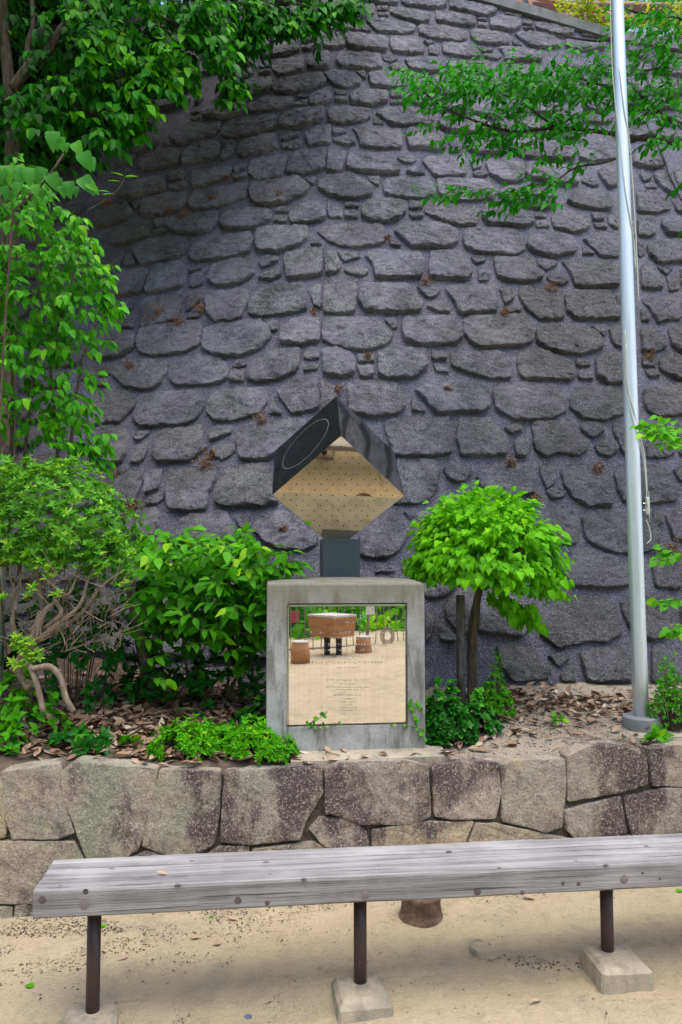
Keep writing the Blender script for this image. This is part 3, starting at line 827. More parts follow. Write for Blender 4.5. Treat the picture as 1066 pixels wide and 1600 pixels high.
# courses continued where plants, the monument or the frame edge hide the wall
z = .35; k = 0
while z < 8.8:
    hc = random.uniform(.23, .31); X = -6.9+random.random()*.3
    while X < 5.9:
        w = random.choice([.16, .38, .45, .5, .55, .6]); x0, x1, y0, y1 = X+.02, X+w-.02, z+.018, z+hc-.018; X += w
        zt = ztop((x0+x1)/2)-.03
        if y1 > zt: y1 = zt
        if y1-y0 < .08: continue
        if any(hit(x0+(x1-x0)*a, y0+(y1-y0)*b) for a in (0, .25, .5, .75, 1) for b in (0, .5, 1)): continue
        j = lambda s: random.uniform(0, s)
        p = [(x0+j(.05), y0+j(.03)), ((x0+x1)/2, y0), (x1-j(.06), y0+j(.05)), (x1, (y0+y1)/2+j(.04)), (x1-j(.07), y1-j(.03)), ((x0+x1)/2, y1-j(.01)), (x0+j(.06), y1-j(.04)), (x0, (y0+y1)/2)]
        extra.add(*stone_geo(p, wsurf, .018, random.uniform(.04, .065), k*1.7, step=.06)); k += 1
    z += hc
o = extra.build('stonework', M['wallstone'], wall, True); o['kind'] = 'stuff'; o['label'] = 'hidden and marginal stones of the wall'
# coping and end faces
cp = MB(); xs = list(np.arange(-7, 6.01, .25)); sec = [(.07, -.13), (.07, -.01), (.06, 0), (-.40, 0), (-.40, -.13)]; vv = []; ff = []
for X in xs:
    zt = ztop(X)+.12; base = Vector((X, wallY(X, zt-.12), zt)); nn = Vector((0, -1, 0))
    for (a, b) in sec: vv.append(base+nn*a+Vector((0, 0, b)))
ns = len(sec)
for i in range(len(xs)-1):
    for k in range(ns): ff.append((i*ns+k, (i+1)*ns+k, (i+1)*ns+(k+1) % ns, i*ns+(k+1) % ns))
cp.add(vv, ff); cp.build('coping', M['coping'], wall)
# upper terrace ground behind the wall
v = []; f = []; K = 12
for X in xs:
    zt = ztop(X); y0 = wallY(X, zt)+.25
    for k in range(K+1): v.append((X, y0+k*1.2, zt+.02+.03*k))
for i in range(len(xs)-1):
    for k in range(K): a = i*(K+1)+k; f.append((a, a+K+1, a+K+2, a+1))
o = link('upper_terrace_ground', mesh('upper_terrace_ground', v, f), M['soil']); o['kind'] = 'structure'
# dried moss tufts caught in the joints
for (px, py, s) in [(410,658,9),(253,492,13),(282,507,9),(315,485,9),(323,728,11),(214,795,10),(332,712,8),(209,800,10),(184,740,9),(207,575,8),(795,728,9),(835,783,9),(530,612,7),(438,312,6),(357,283,5),(335,315,5),(930,737,9),(697,612,5),(786,492,6),(665,445,7),(860,452,7),(1010,560,9),(1043,860,11),(492,492,5),(574,560,4),(605,378,4),(268,333,6),(174,322,8),(445,830,6),(290,340,6)]:
    w = onwall(px, py); nn = wall_n(w.x, w.z); mb = MB(); sc = s*w.y/1200*1.35
    for q in range(46):
        d = Vector((random.gauss(0, .5), random.gauss(0, .15), random.gauss(0, .4)))*sc; e = d+Vector((random.uniform(-.5, .5), -.2, random.uniform(-.9, .3)))*sc*.6
        mb.tube([w+nn*.045+d, w+nn*.052+(d+e)/2, w+nn*.038+e], [.0055, .005, .002], 3)
    mb.build('dry_moss', M['drymoss'], wall)['kind'] = 'stuff'

# ------------------------------------------------------------ low kerb wall
KT = {'W': (0, 900), 'X': (533, 900)}
KTR = """
W -140,640 5,640 22,740 18,815 -140,820
W 8,612 185,587 195,670 232,800 180,818 40,818 12,720
W 192,612 240,582 490,605 485,680 435,850 380,885 275,880 240,790 202,690
W 500,607 690,612 685,740 670,830 600,880 540,878 447,840 472,720
W 705,612 1003,592 1008,680 955,760 938,820 780,836 690,828 697,720
W -140,832 60,828 230,828 272,900 266,1010 100,1020 -140,1020
W 400,884 460,858 530,882 500,905 420,905
W 640,872 690,842 775,844 780,875 700,890
W 790,852 980,830 1050,862 1000,890 790,886
W 967,790 1000,754 1100,757 1143,800 1153,850 1060,868 1002,830
X -48,602 0,582 200,577 270,592 279,750 230,773 60,773 0,748 -48,738
X 287,602 300,587 490,582 494,680 480,753 350,758 292,748
X 502,592 540,577 694,570 698,640 688,780 640,798 502,763
X 707,562 760,537 880,532 950,562 953,650 870,673 707,702
X 962,542 1100,522 1240,524 1240,664 970,653
X 97,792 280,767 409,767 379,845 200,858 97,862
X 420,772 480,772 650,807 728,822 690,838 392,847
X 697,732 870,687 888,800 740,825 702,790
X 882,692 1000,662 1240,672 1240,790 905,810
"""
kerb = empty('kerb_wall', (0, 3.9, 0), 'low wall of fitted tan and purple-stained granite stones between the bench and the planting bed', 'wall')
kp = parse(KTR, KT, 2.0, onkerb)
polys = kp; boxes = [(min(a for a, b in p), max(a for a, b in p), min(b for a, b in p), max(b for a, b in p)) for p in polys]
ktop = .6
mb = MB(); v = []
for X in np.arange(-5, 5.01, .25):
    for (dy, z) in ((.035, -.3), (.035, .555), (.16, .56)): v.append((X, kerbY(X, z)+dy-(.022 if dy < .1 else 0), z))
nn = len(v)//3; mb.add(v, [(i*3+k, (i+1)*3+k, (i+1)*3+k+1, i*3+k+1) for i in range(nn-1) for k in (0, 1)])
mb.build('joint_fill', M['joint'], kerb)
def addk(p, s): put_stone('stone', stone_geo(p, ksurf, .012, .016, s, step=.026, base=-.15, rough=.010, wob=.004, edge=(.003, .009), grow=.005, cut=.03), M['kerb'], kerb)
for i, p in enumerate(kp): addk(p, i*2.3+50)
i = 0
for (za, zb) in ((.36, .6), (.12, .35), (-.16, .11)):
    X = -4.9
    while X < 4.9:
        w = random.uniform(.3, .52); x0, x1 = X+.006, X+w-.006; X += w; y0, y1 = za+.005, zb-.005
        for tr in range(3):
            if any(hit(x0+(x1-x0)*a, y1) for a in (0, .25, .5, .75, 1)): y1 -= .05
        if y1-y0 < .07 or any(hit(x0+(x1-x0)*a, y0+(y1-y0)*b) for a in (.1, .5, .9) for b in (.3, .6)): continue
        j = lambda s: random.uniform(0, s)
        addk([(x0, y0+j(.03)), (x1, y0+j(.03)), (x1-j(.02), y1-j(.02)), ((x0+x1)/2, y1), (x0+j(.02), y1-j(.02))], 90+i*1.9); i += 1

# ------------------------------------------------------------ bench
bl = atZ(52, 1392, .45); BU = Vector((math.cos(BA), math.sin(BA), 0)); BV = Vector((-math.sin(BA), math.cos(BA), 0))
bench = empty('park_bench', (bl.x+.1, bl.y+.1, 0), 'long weathered grey timber bench on brown steel posts in front of the low stone wall', 'bench')
BL = 3.4; PW = .095; PH = .098; random.seed(21)
def beam(y0, w, lx, name='seat_plank', hgt=PH):
    nseg = 80; ring = []; cx = .007; v = []; f = []
    prof = [(0, cx), (0, hgt-cx*1.5), (cx*.4, hgt-cx*.4), (cx*1.5, hgt), (w-cx, hgt), (w, hgt-cx), (w, cx), (w-cx, 0), (cx, 0)]
    for i in range(nseg+1):
        x = lx+(BL-lx)*i/nseg
        for (a, b) in prof:
            wob = .0016*fb(x*3, a*20+y0*9, b*9, 3)
            v.append(bl+BU*x+BV*(y0+a+wob)+Vector((0, 0, b-hgt+wob)))
    m = len(prof)
    for i in range(nseg):
        for k in range(m): f.append((i*m+k, (i+1)*m+k, (i+1)*m+(k+1) % m, i*m+(k+1) % m))
    f += [tuple(range(m-1, -1, -1)), tuple(range(nseg*m, nseg*m+m))]
    f = [q[::-1] for q in f]
    return link(name, mesh(name, v, f), M['wood_top'], bench, smooth=False)
b1 = beam(0, PW, 0); b2 = beam(PW+.004, PW*.92, .003); b3 = beam(2*PW+.006, PW*.95, .001)
def onface(px, py):      # point on the bench front face
    d = ray(px, py); nrm = -BV; s = (bl-C0).dot(nrm)/d.dot(nrm); return C0+d*s
def disc(px, py, r, mat, name, parent, dep=.0015):
    c = onface(px, py); mb = MB(); n = 20; v = [c-BV*dep]+[c-BV*dep*.4+(BU*math.cos(2*math.pi*k/n)+Vector((0, 0, 1))*math.sin(2*math.pi*k/n))*r*(1+.12*fb(k, px, 1)) for k in range(n)]
    mb.add(v, [(0, 1+k, 1+(k+1) % n) for k in range(n)]); mb.build(name, mat, parent)
for (px, py, r) in [(66,1406,.013),(134,1393,.010),(372,1407,.013),(418,1411,.009),(746,1393,.014),(816,1395,.009),(880,1380,.007),(904,1381,.008),(1004,1364,.006),(1031,1373,.005)]: disc(px, py, r, M['knot'], 'knot', b1)
def topdisc(px, py, ra, rb, mat, name, par, h=.0006):
    d = ray(px, py); c = C0+d*((bl.z-CAMZ)/d.z); c.z = bl.z+h; mb = MB(); n = 18; k_ = [(1+.15*fb(k*.8, px, 1)) for k in range(n)]
    mb.add([c]+[c+BU*math.cos(2*math.pi*k/n)*ra*k_[k]+BV*math.sin(2*math.pi*k/n)*rb*k_[k] for k in range(n)], [(0, 1+k, 1+(k+1) % n) for k in range(n)]); mb.build(name, mat, par)
for (px, py, ra, par) in [(175,1357,.012,b3),(300,1345,.010,b3),(416,1347,.013,b3),(278,1382,.012,b1),(95,1384,.009,b1),(422,1366,.009,b2),(475,1373,.011,b1),(592,1352,.010,b2),(702,1330,.012,b3),(780,1356,.010,b2),(947,1351,.011,b1),(900,1345,.009,b2),(1010,1322,.011,b3),(640,1372,.008,b1),(345,1366,.007,b2)]: topdisc(px, py, ra, ra*.6, M['plug'], 'knot', par); topdisc(px, py, ra*.45, ra*.27, M['knot'], 'knot', par, .0011)
for (px, py, l, par) in [(70,1388,.10,b1),(160,1385,.22,b1),(380,1378,.35,b1),(690,1362,.4,b1),(820,1341,.3,b2),(1000,1340,.3,b1),(520,1362,.25,b2),(860,1331,.5,b3),(250,1356,.25,b3)]:
    d = ray(px, py); c = C0+d*((bl.z-CAMZ)/d.z); c.z = bl.z+.0009; mb = MB(); a_ = [c+BU*(l*t)+BV*(.003*fb(t*5, px, 3, 2)) for t in np.linspace(0, 1, 9)]; w_ = [.0012*math.sin(math.pi*t)**.5 for t in np.linspace(0, 1, 9)]
    mb.add(sum([[p-BV*w, p+BV*w] for p, w in zip(a_, w_)], []), [(2*k, 2*k+2, 2*k+3, 2*k+1) for k in range(8)]); mb.build('split', M['black'], par)
for (px, py, l) in [(150,1424,.3),(300,1402,.4),(500,1412,.3),(680,1392,.35),(830,1372,.3),(930,1390,.2),(250,1418,.15)]:
    c = onface(px, py); mb = MB(); a_ = [c-BV*.0012+BU*(l*t)+Vector((0, 0, .004*fb(t*5, px, 3, 2))) for t in np.linspace(0, 1, 9)]; w_ = [.0010*math.sin(math.pi*t)**.5 for t in np.linspace(0, 1, 9)]
    mb.add(sum([[p-Vector((0, 0, w)), p+Vector((0, 0, w))] for p, w in zip(a_, w_)], []), [(2*k, 2*k+2, 2*k+3, 2*k+1) for k in range(8)]); mb.build('split', M['black'], b1)
for (px, py) in [(132,1413),(571,1398),(975,1374)]: disc(px, py, .0165, M['plug'], 'bolt_plug', b1, .003)
for (px, py, ftx) in [(145, 1578, 0), (563, 1533, 0), (950, 1484, 0)]:
    u = {145: .24, 563: 1.12, 950: 1.945}[px]
    base = bl+BU*u+BV*.12; # solve along bench for px
    for _ in range(40):
        qx, qy = project((base.x, base.y, 0)); u += (px-qx)/1200*base.y; base = bl+BU*u+BV*.12
    d = ray(px, py); z0 = CAMZ+d.z*base.y/d.y
    mb = MB(); mb.tube([(base.x, base.y, z0-.1), (base.x, base.y, .354)], .0247, 20); mb.build('leg', M['brownsteel'], bench, True)
    c = Vector((base.x, base.y, 0))+BV*.0-BV*.02; gz = sand_z(c.x, c.y)
    mb = MB(); mb.box((c.x+(.012 if px > 600 else 0), c.y-.03, (z0+gz-.12)/2), (.225, .24, z0-gz+.12), BA+R(-3 if px > 600 else 2), .016, .86)
    v2 = mb.v
    mb.v = [q+Vector((fb(q.x*9, q.y*9, q.z*9)*.007, 0, fb(q.x*8, q.y*8, 5)*.006)) for q in v2]
    mb.build('footing', M['footing'], bench)
# drum against the wall foot
dc = atZ(659, 1436, .01); mb = MB(); mb.lathe([(.100, -.06), (.102, .012), (.099, .022), (.092, .028), (.090, .05), (.086, .075), (.088, .10), (.088, .115), (.074, .115), (.070, .095)], (dc.x, dc.y+.02, 0), 40)
tag(mb.build('iron_pipe_stub', M['rust'], None, True), 'squat rusty brown flared iron pipe stub standing in the sand behind the bench', 'pipe')

# ------------------------------------------------------------ monument plinth with mirror panel
MA = R(6.4); MU = Vector((math.cos(MA), math.sin(MA), 0)); MV = Vector((-math.sin(MA), math.cos(MA), 0)); UP = Vector((0, 0, 1))
m0 = Vector((0.03, 4.06, 0))
def onplane(px, py, p0, nrm):
    d = ray(px, py); return C0+d*((p0-C0).dot(nrm)/d.dot(nrm))
def onmon(px, py, off=0): return onplane(px, py, m0+MV*off, -MV)
def mloc(px, py): w = onmon(px, py)-m0; return w.dot(MU), w.z
xl, ztl = mloc(418, 913); xr, ztr = mloc(663, 911.5); _, zb = mloc(540, 1160); zt_ = (ztl+ztr)/2
pxl, pzt = mloc(451, 945); pxr, _ = mloc(634.5, 944); _, pzb = mloc(545, 1132)
pl = empty('monument_plinth', (m0.x, m0.y+.2, zb), 'pale grey concrete plinth framing a square mirror-steel plaque, cube sculpture on top', 'monument')
def mp(a, y, z): return m0+MU*a+MV*y+UP*z
mb = MB(); zb2 = zb-.12; rc = .016; ch = .008
outer = [(xl, zb2), (xr, zb2), (xr, zt_-ch), (xl, zt_-ch)]; inner = [(pxl-.007, pzb-.007), (pxr+.007, pzb-.007), (pxr+.007, pzt+.007), (pxl-.007, pzt+.007)]
v = [mp(a, 0, z) for a, z in outer]+[mp(a, 0, z) for a, z in inner]+[mp(a, .022, z) for a, z in inner]
f = [(i, (i+1) % 4, 4+(i+1) % 4, 4+i) for i in range(4)]+[(4+i, 4+(i+1) % 4, 8+(i+1) % 4, 8+i) for i in range(4)]+[(8, 9, 10, 11)]
mb.add(v, f)
na = 16; arc = []; wd = xr-xl; xm = (xl+xr)/2
for k in range(na+1):
    t = k/na; a = xr-wd*t; y = .26+.30*math.sqrt(max(0, 1-(2*t-1)**2))**1.0; arc.append((a, y))
plan = [(xl, 0), (xr, 0)]+arc
top_z = lambda a, y: zt_+.030*math.sin(min(1, max(0, y)/.40)*math.pi/2)*(1-.5*((a-xm)/(wd/2))**2)
n2 = len(plan); v = [mp(a, y, zb2) for a, y in plan]+[mp(a, y, (top_z(a, y) if k > 1 else zt_)-ch) for k, (a, y) in enumerate(plan)]
f = [(i, (i+1) % n2, n2+(i+1) % n2, n2+i) for i in range(1, n2)]; mb.add(v, f)
# chamfer + domed top as grid fan
rings = []
for s in (1.0, .985, .8, .6, .4, .2):
    rings.append([mp(xm+(a-xm)*s, .20+(y-.20)*s, (top_z(xm+(a-xm)*s, .20+(y-.20)*s) if s < 1 else (top_z(a, y) if k > 1 else zt_)-ch)) for k, (a, y) in enumerate(plan)])
v = sum(rings, [])+[mp(xm, .20, top_z(xm, .2))]; f = []
for r in range(len(rings)-1):
    for i in range(n2): j = (i+1) % n2; f.append((r*n2+i, r*n2+j, (r+1)*n2+j, (r+1)*n2+i))
for i in range(n2): f.append(((len(rings)-1)*n2+i, (len(rings)-1)*n2+(i+1) % n2, len(v)-1))
mb.add(v, f); mb.build('concrete_block', M['concrete'], pl)
# ledge under it
mb = MB(); lw = onkerb(470, 1190); lz = zb-.002
a0, a1 = xl+.12, xr+.09
v = [mp(a0, -.13, lz-.16), mp(a1, -.13, lz-.16), mp(a1, .3, lz-.16), mp(a0, .3, lz-.16), mp(a0, -.13, lz-.055), mp(a1, -.13, lz-.050), mp(a1, .3, lz), mp(a0, .3, lz)]
mb.add(v, [(0,1,5,4),(1,2,6,5),(2,3,7,6),(3,0,4,7),(4,5,6,7)]); mb.build('base_slab', M['footing'], pl)
def mbox(mb, a, b, y0, y1, z0, z1):
    v = [mp(x, y, z) for z in (z0, z1) for x, y in ((a, y0), (b, y0), (b, y1), (a, y1))]
    return mb.add(v, [(3,2,1,0),(4,5,6,7),(0,1,5,4),(1,2,6,5),(2,3,7,6),(3,0,4,7)])
mb = mbox(MB(), pxl+.004, pxr-.004, .006, .016, pzb+.004, pzt-.012); pan = mb.build('mirror_plaque', M['panel'], pl)
mb = mbox(MB(), pxl-.003, pxr+.003, .0005, .0175, pzt-.0105, pzt); mb.build('steel_trim', M['trim'], pl)
mb = mbox(MB(), pxl-.004, pxl+.0022, .0005, .0175, pzb, pzt-.012); mb.build('steel_trim', M['trim'], pl)
for (a, z) in ((pxl, pzt-.003), (pxr, pzt-.003), (pxl, pzb+.004), (pxr, pzb+.004)): mbox(MB(), a-.006, a+.006, -.0015, .004, z-.006, z+.006).build('corner_clip', M['rust'], pl)
for (a, z) in (((pxl+pxr)/2, pzt-.004), (pxl, pzb+.45*(pzt-pzb)+.18), (pxl, pzb+.15)): mbox(MB(), a-.0025, a+.0025, -.003, .004, z-.003, z+.003).build('fixing_pin', M['trim'], pl)
# engraved rows: clusters of strokes, too small to read in the photograph
random.seed(5)
ROWS = [(964,516,574,6,1),(972.5,527,560,3.2,1),(988.5,482,601,4.2,1),(997,515,592,4.2,1),(1007,505,592,4.2,1),(1016,495,596,4.2,1),(1026,492,598,4.2,1),(1035,489,600,4.2,0),(1043.5,528,560,4,0),
 (1063,512,577,4,0),(1069,533,552,2.4,0),(1074,511,576,2.4,0),(1078,523,570,2.4,0),(1086,524,566,3.6,0),(1092.5,537,553,2.6,0),(1097,535,556,2.6,0),(1101.5,538,552,2.6,0),(1106,533,558,2.6,0),(1110.5,535,556,2.6,0),(1115,533,558,2.6,0)]
for (py, x0, x1, sz, pale) in ROWS:
    mb = MB(); x = x0; mbp = MB()
    while x < x1:
        a, z = mloc(x, py); s = sz*4.05/1200*.5; tgt = mbp if (pale and random.random() < .6) else mb
        for q in range(random.choice([2, 3, 4])):
            th = .0011
            if random.random() < .55: zz = z+random.uniform(-s, s)*.9; l = random.uniform(.4, .9)*s; aa = a+random.uniform(-.2, .2)*s; mbox(tgt, aa-l, aa+l, .0052, .0058, zz-th/2, zz+th/2)
            else: aa = a+random.uniform(-.7, .7)*s; l = random.uniform(.4, .95)*s; mbox(tgt, aa-th/2, aa+th/2, .0050, .0056, z-l, z+l)
        x += sz*(1.12 if random.random() > .1 else 1.8)
    if mb.v: mb.build('engraved_line', M['engrave'], pan)['kind'] = 'stuff'
    if mbp.v: mbp.build('engraved_line', M['engrave2'], pan)['kind'] = 'stuff'

# ------------------------------------------------------------ pedestal and cube sculpture
cubeC = atY(526, 778, 4.5); CS = .525
sc = empty('cube_sculpture', (cubeC.x, cubeC.y, top_z(xm, .35)), 'black granite cube balanced on its corner with dotted mirror underside, on a dark pedestal', 'sculpture')
zc_bot = cubeC.z-CS*math.sqrt(3)/3
rot = R(-3.5)        # front corner turned slightly to the right
az = [R(-90)+rot*-1+R(120)*k for k in range(3)]
def cv(level, azm):   # vertex of the cube by level 0..3
    if level == 0: return Vector((cubeC.x, cubeC.y, zc_bot))
    if level == 3: return Vector((cubeC.x, cubeC.y, zc_bot+CS*math.sqrt(3)))
    r = CS*math.sqrt(2/3); return Vector((cubeC.x+r*math.cos(azm), cubeC.y+r*math.sin(azm), zc_bot+CS*math.sqrt(3)*level/3))
front = az[0]
B0 = cv(0, 0); T3 = cv(3, 0); Fv = cv(2, front); Lb = cv(2, front-R(120)); Rb = cv(2, front+R(120)); Ll = cv(1, front-R(60)); Rl = cv(1, front+R(60)); Bk = cv(1, front+R(180))
V = [B0, Ll, Rl, Bk, Fv, Lb, Rb, T3]
F = [(0, 2, 4, 1), (0, 1, 5, 3), (0, 3, 6, 2), (7, 5, 1, 4), (7, 4, 2, 6), (7, 6, 3, 5)]
cc = sum(V, Vector())/8
import bmesh
bm = bmesh.new(); vs_ = [bm.verts.new(q) for q in V]
for q in F: bm.faces.new([vs_[i] for i in q])
bmesh.ops.recalc_face_normals(bm, faces=bm.faces); bmesh.ops.bevel(bm, geom=list(bm.edges), offset=.0015, segments=1, affect='EDGES')
me = bpy.data.meshes.new('granite_cube'); bm.to_mesh(me); bm.free(); cube = link('granite_cube', me, M['granite'], sc, smooth=False)
def face_frame(a, b, c):   # corner a, edges to b and c
    e1 = (b-a).normalized(); e2 = (c-a).normalized(); nn = e1.cross(e2)
    if nn.dot(a+b-2*cc) < 0: nn = -nn
    return e1, e2, nn.normalized()
e1, e2, nn = face_frame(B0, Ll, Rl)
def prism(a, e1, e2, nn, u0, u1, v0, v1, h0, h1):
    q = [a+e1*u+e2*w+nn*h for h in (h0, h1) for u, w in ((u0, v0), (u1, v0), (u1, v1), (u0, v1))]
    return q, [(3,2,1,0),(4,5,6,7),(0,1,5,4),(1,2,6,5),(2,3,7,6),(3,0,4,7)]
bm = bmesh.new(); q, ff = prism(B0, e1, e2, nn, .002, CS-.002, .002, CS-.002, .0005, .004); mbm = MB().add(q, ff)
me = mesh('mirror_face', mbm.v, mbm.f); bm.from_mesh(me); bmesh.ops.recalc_face_normals(bm, faces=bm.faces); bm.to_mesh(me); bm.free()
mf = link('mirror_face', me, M['mirror'], sc, smooth=False)
mb = MB(); st = CS/11.0
for i in range(1, 11):
    for j in range(1, 11):
        if i+j < 4: continue
        c = B0+e1*(st*i)+e2*(st*j)+nn*.0044; n = 8
        mb.add([c+(e1*math.cos(2*math.pi*k/n)+e2*math.sin(2*math.pi*k/n))*.0036 for k in range(n)], [tuple(range(n))])
o = mb.build('perforations', M['black'], mf); o['kind'] = 'stuff'
e1, e2, nn = face_frame(Fv, T3, Ll); cce = (Fv+Lb)/2; rr = CS*.35; mb = MB(); nseg = 96; v = []
for k in range(nseg):
    a = 2*math.pi*k/nseg; d = e1*math.cos(a)+e2*math.sin(a); v += [cce+d*(rr-.0010)+nn*.0012, cce+d*(rr+.0010)+nn*.0012]
mb.add(v, [(2*k, 2*k+1, (2*k+3) % (2*nseg), (2*k+2) % (2*nseg)) for k in range(nseg)]); mb.build('engraved_ring', M['ring'], cube)
pc = Vector((cubeC.x, cubeC.y, 0)); ptop = CAMZ+ray(530, 842).z/ray(530, 842).y*(4.5-.105); pb = top_z(xm, .3)-.03
a = mloc(531.5, 880)[0]*4.42/4.06
mb = MB(); mb.box((atY(530.5, 870, 4.4).x, 4.5, (ptop+pb)/2), (.214, .21, ptop-pb), MA, .002); mb.build('pedestal', M['granite2'], sc)

# ------------------------------------------------------------ flagpole
pb_ = onsoil(1002, 1122, .055); ptp = atY(965, 0, pb_.y); sl_ = (ptp-pb_)/(ptp.z-pb_.z)
fp = empty('flagpole', pb_, 'tall brushed aluminium flagpole with halyard on a round grey base, right of the monument', 'flagpole')
def pole_c(z): return pb_+sl_*(z-pb_.z)
def pole_r(z): return .0440-.0021*(z-pb_.z)
zs = list(np.linspace(pb_.z-.02, 8.5, 30)); MB().tube([pole_c(z) for z in zs], [pole_r(z) for z in zs], 40).build('pole', M['alu'], fp, True)
mb = MB(); mb.lathe([(.104, -.085), (.106, -.02), (.104, .006), (.098, .014), (.044, .016)], pb_, 48); mb.build('base_flange', M['flange'], fp, False)
mb = MB(); mb.box((pb_.x+.04, pb_.y-.02, pb_.z-.085), (.34, .30, .05), MA, .01); mb.build('footing', M['footing'], fp)
def rope(pts, name='halyard_rope', r=.0035):
    out = []
    for (px, py, side) in pts:
        c = pole_c(CAMZ+ray(px, py).z/ray(px, py).y*pb_.y); p = atY(px, py, pb_.y); dx = p.x-c.x; rr = pole_r(p.z)+r
        y = pb_.y-math.sqrt(max(0, rr*rr-dx*dx))-.001; out.append(Vector((p.x, y, p.z)))
    MB().tube(crv(out, 6), r, 6).build(name, M['rope'], fp, True)
rope([(957,-60,0),(954,0,0),(955,60,0),(957,110,0),(961,170,0),(966,230,0),(973,300,0),(982,350,0),(991,382,0),(993,420,0)])
rope([(964,110,0),(972,180,0),(981,220,0),(988,280,0),(992,340,0),(995,400,0),(998,470,0)])
rope([(974,520,0),(975,560,0),(976,610,0),(983,650,0),(995,690,0),(1006,720,0),(1010,760,0),(1011,790,0)])
rope([(975,540,0),(977,600,0),(985,640,0),(998,680,0),(1007,712,0),(1010,745,0),(1011,770,0)])
mb = MB(); A_ = atY(1013.5, 768, pb_.y); B_ = atY(1015, 816, pb_.y); mb.tube([A_, (A_+B_)/2+Vector((.001, 0, 0)), B_], [.003, .005, .003], 8); mm = (A_+B_)/2; mb.tube([mm+Vector((-.035, 0, .02)), mm+Vector((0, 0, .02))], .004, 6); mb.tube([mm+Vector((-.035, 0, -.02)), mm+Vector((0, 0, -.02))], .004, 6)
mb.build('cleat', M['trim'], fp)
mb = MB()
for q in range(4):
    x_ = (-.014+.003*q); mb.tube(crv([mm+Vector((x_, -.006, .055)), mm+Vector((x_+.004, -.008, 0)), mm+Vector((x_, -.006, -.045)), mm+Vector((x_-.003, .006, 0)), mm+Vector((x_, .006, .05)), mm+Vector((x_, -.006, .055))], 5), .0028, 5)
D_ = atY(1010, 812, pb_.y); mb.tube(crv([D_, atY(1015, 826, pb_.y), atY(1017, 842, pb_.y), atY(1011, 849, pb_.y)], 6), .0032, 5)
mb.build('rope_coil', M['rope'], fp, True)
# grey post at the left edge
lp = atZ(-7, 1110, .72); mb = MB(); tz = CAMZ+ray(0, 716).z/ray(0, 716).y*lp.y; mb.tube([(lp.x, lp.y, .55), (lp.x, lp.y, tz-.02), (lp.x, lp.y, tz)], [.038, .038, .034], 24)
tag(mb.build('grey_post', M['alu'], None, True), 'short grey metal post at the far left edge in front of the small-leaved shrub', 'post')

# ------------------------------------------------------------ leaves and plants
def leaf_template(w=.28, fold=.10, droop=.22, tipw=.5, nlob=3):
    ys = [0, .22, .5, .78, 1.0]; ws = [.05, w*.85, w, w*.62*tipw*1.6, .0]
    v = []; 
    for y, ww in zip(ys, ws):
        z = -droop*y*y
        v += [(-ww, y, z+fold*ww/w if w else z), (0, y, z), (ww, y, z+fold*ww/w if w else z)]
    f = []
    for i in range(4):
        a = i*3
        for k in (0, 1): f.append((a+k, a+k+1, a+3+k+1, a+3+k))
    return np.array(v, float), f
LT = {'ovate': leaf_template(.27), 'wide': leaf_template(.40, .12, .25), 'narrow': leaf_template(.17, .06, .15), 'heart': leaf_template(.42, .14, .35, .4), 'curl': leaf_template(.23, .13, -.22)}
def fine_template(w, fold, droop, p=.72):
    v = []; ys = [0, .10, .24, .42, .60, .80, 1.0]
    for y in ys:
        ww = w*math.sin(math.pi*y**p)**.85 if 0 < y < 1 else .012; z = -droop*y*y
        v += [(-ww, y-.03*(ww/w), z+fold*(ww/w)**1.5), (0, y, z), (ww, y-.03*(ww/w), z+fold*(ww/w)**1.5)]
    return np.array(v, float), [(i*3+k, i*3+k+1, i*3+4+k, i*3+3+k) for i in range(6) for k in (0, 1)]
LT['ovate'] = fine_template(.27, .09, .22); LT['wide'] = fine_template(.40, .11, .25); LT['heart'] = fine_template(.40, .13, .35, .58); LT['cherry'] = fine_template(.25, .07, .2)
LT['lite'] = (np.array([(0,0,0),(-.24,.45,.07),(0,.5,-.03),(.24,.45,.07),(0,1,-.18)], float), [(0,2,1),(0,3,2),(1,2,4),(2,3,4)])
def frames(D, U):
    D = D/np.linalg.norm(D, axis=1)[:, None]; X = np.cross(D, U); X /= (np.linalg.norm(X, axis=1)[:, None]+1e-9); Z = np.cross(X, D); return X, D, Z
def leaf_mesh(name, P, D, U, size, rnd, tmpl):
    tv, tf = LT[tmpl]; X, Y, Z = frames(D, U); n = len(P); m = len(tv)
    V = (P[:, None, :]+size[:, None, None]*(tv[None, :, 0, None]*X[:, None]+tv[None, :, 1, None]*Y[:, None]+tv[None, :, 2, None]*Z[:, None])).reshape(-1, 3)
    tf = np.array([q if len(q) == 4 else q for q in tf]); k = tf.shape[1]; F = (tf[None]+np.arange(n)[:, None, None]*m).reshape(-1)
    me = bpy.data.meshes.new(name); me.vertices.add(n*m); me.vertices.foreach_set('co', V.ravel().astype(np.float32))
    nf = len(F)//k; me.loops.add(nf*k); me.loops.foreach_set('vertex_index', F.astype(np.int32)); me.polygons.add(nf)
    me.polygons.foreach_set('loop_start', np.arange(0, nf*k, k, dtype=np.int32)); me.polygons.foreach_set('loop_total', np.full(nf, k, dtype=np.int32))
    a = me.attributes.new('rnd', 'FLOAT', 'POINT'); a.data.foreach_set('value', np.repeat(rnd, m).astype(np.float32))
    me.update(); me.validate(); me.polygons.foreach_set('use_smooth', np.ones(nf, bool)); return me
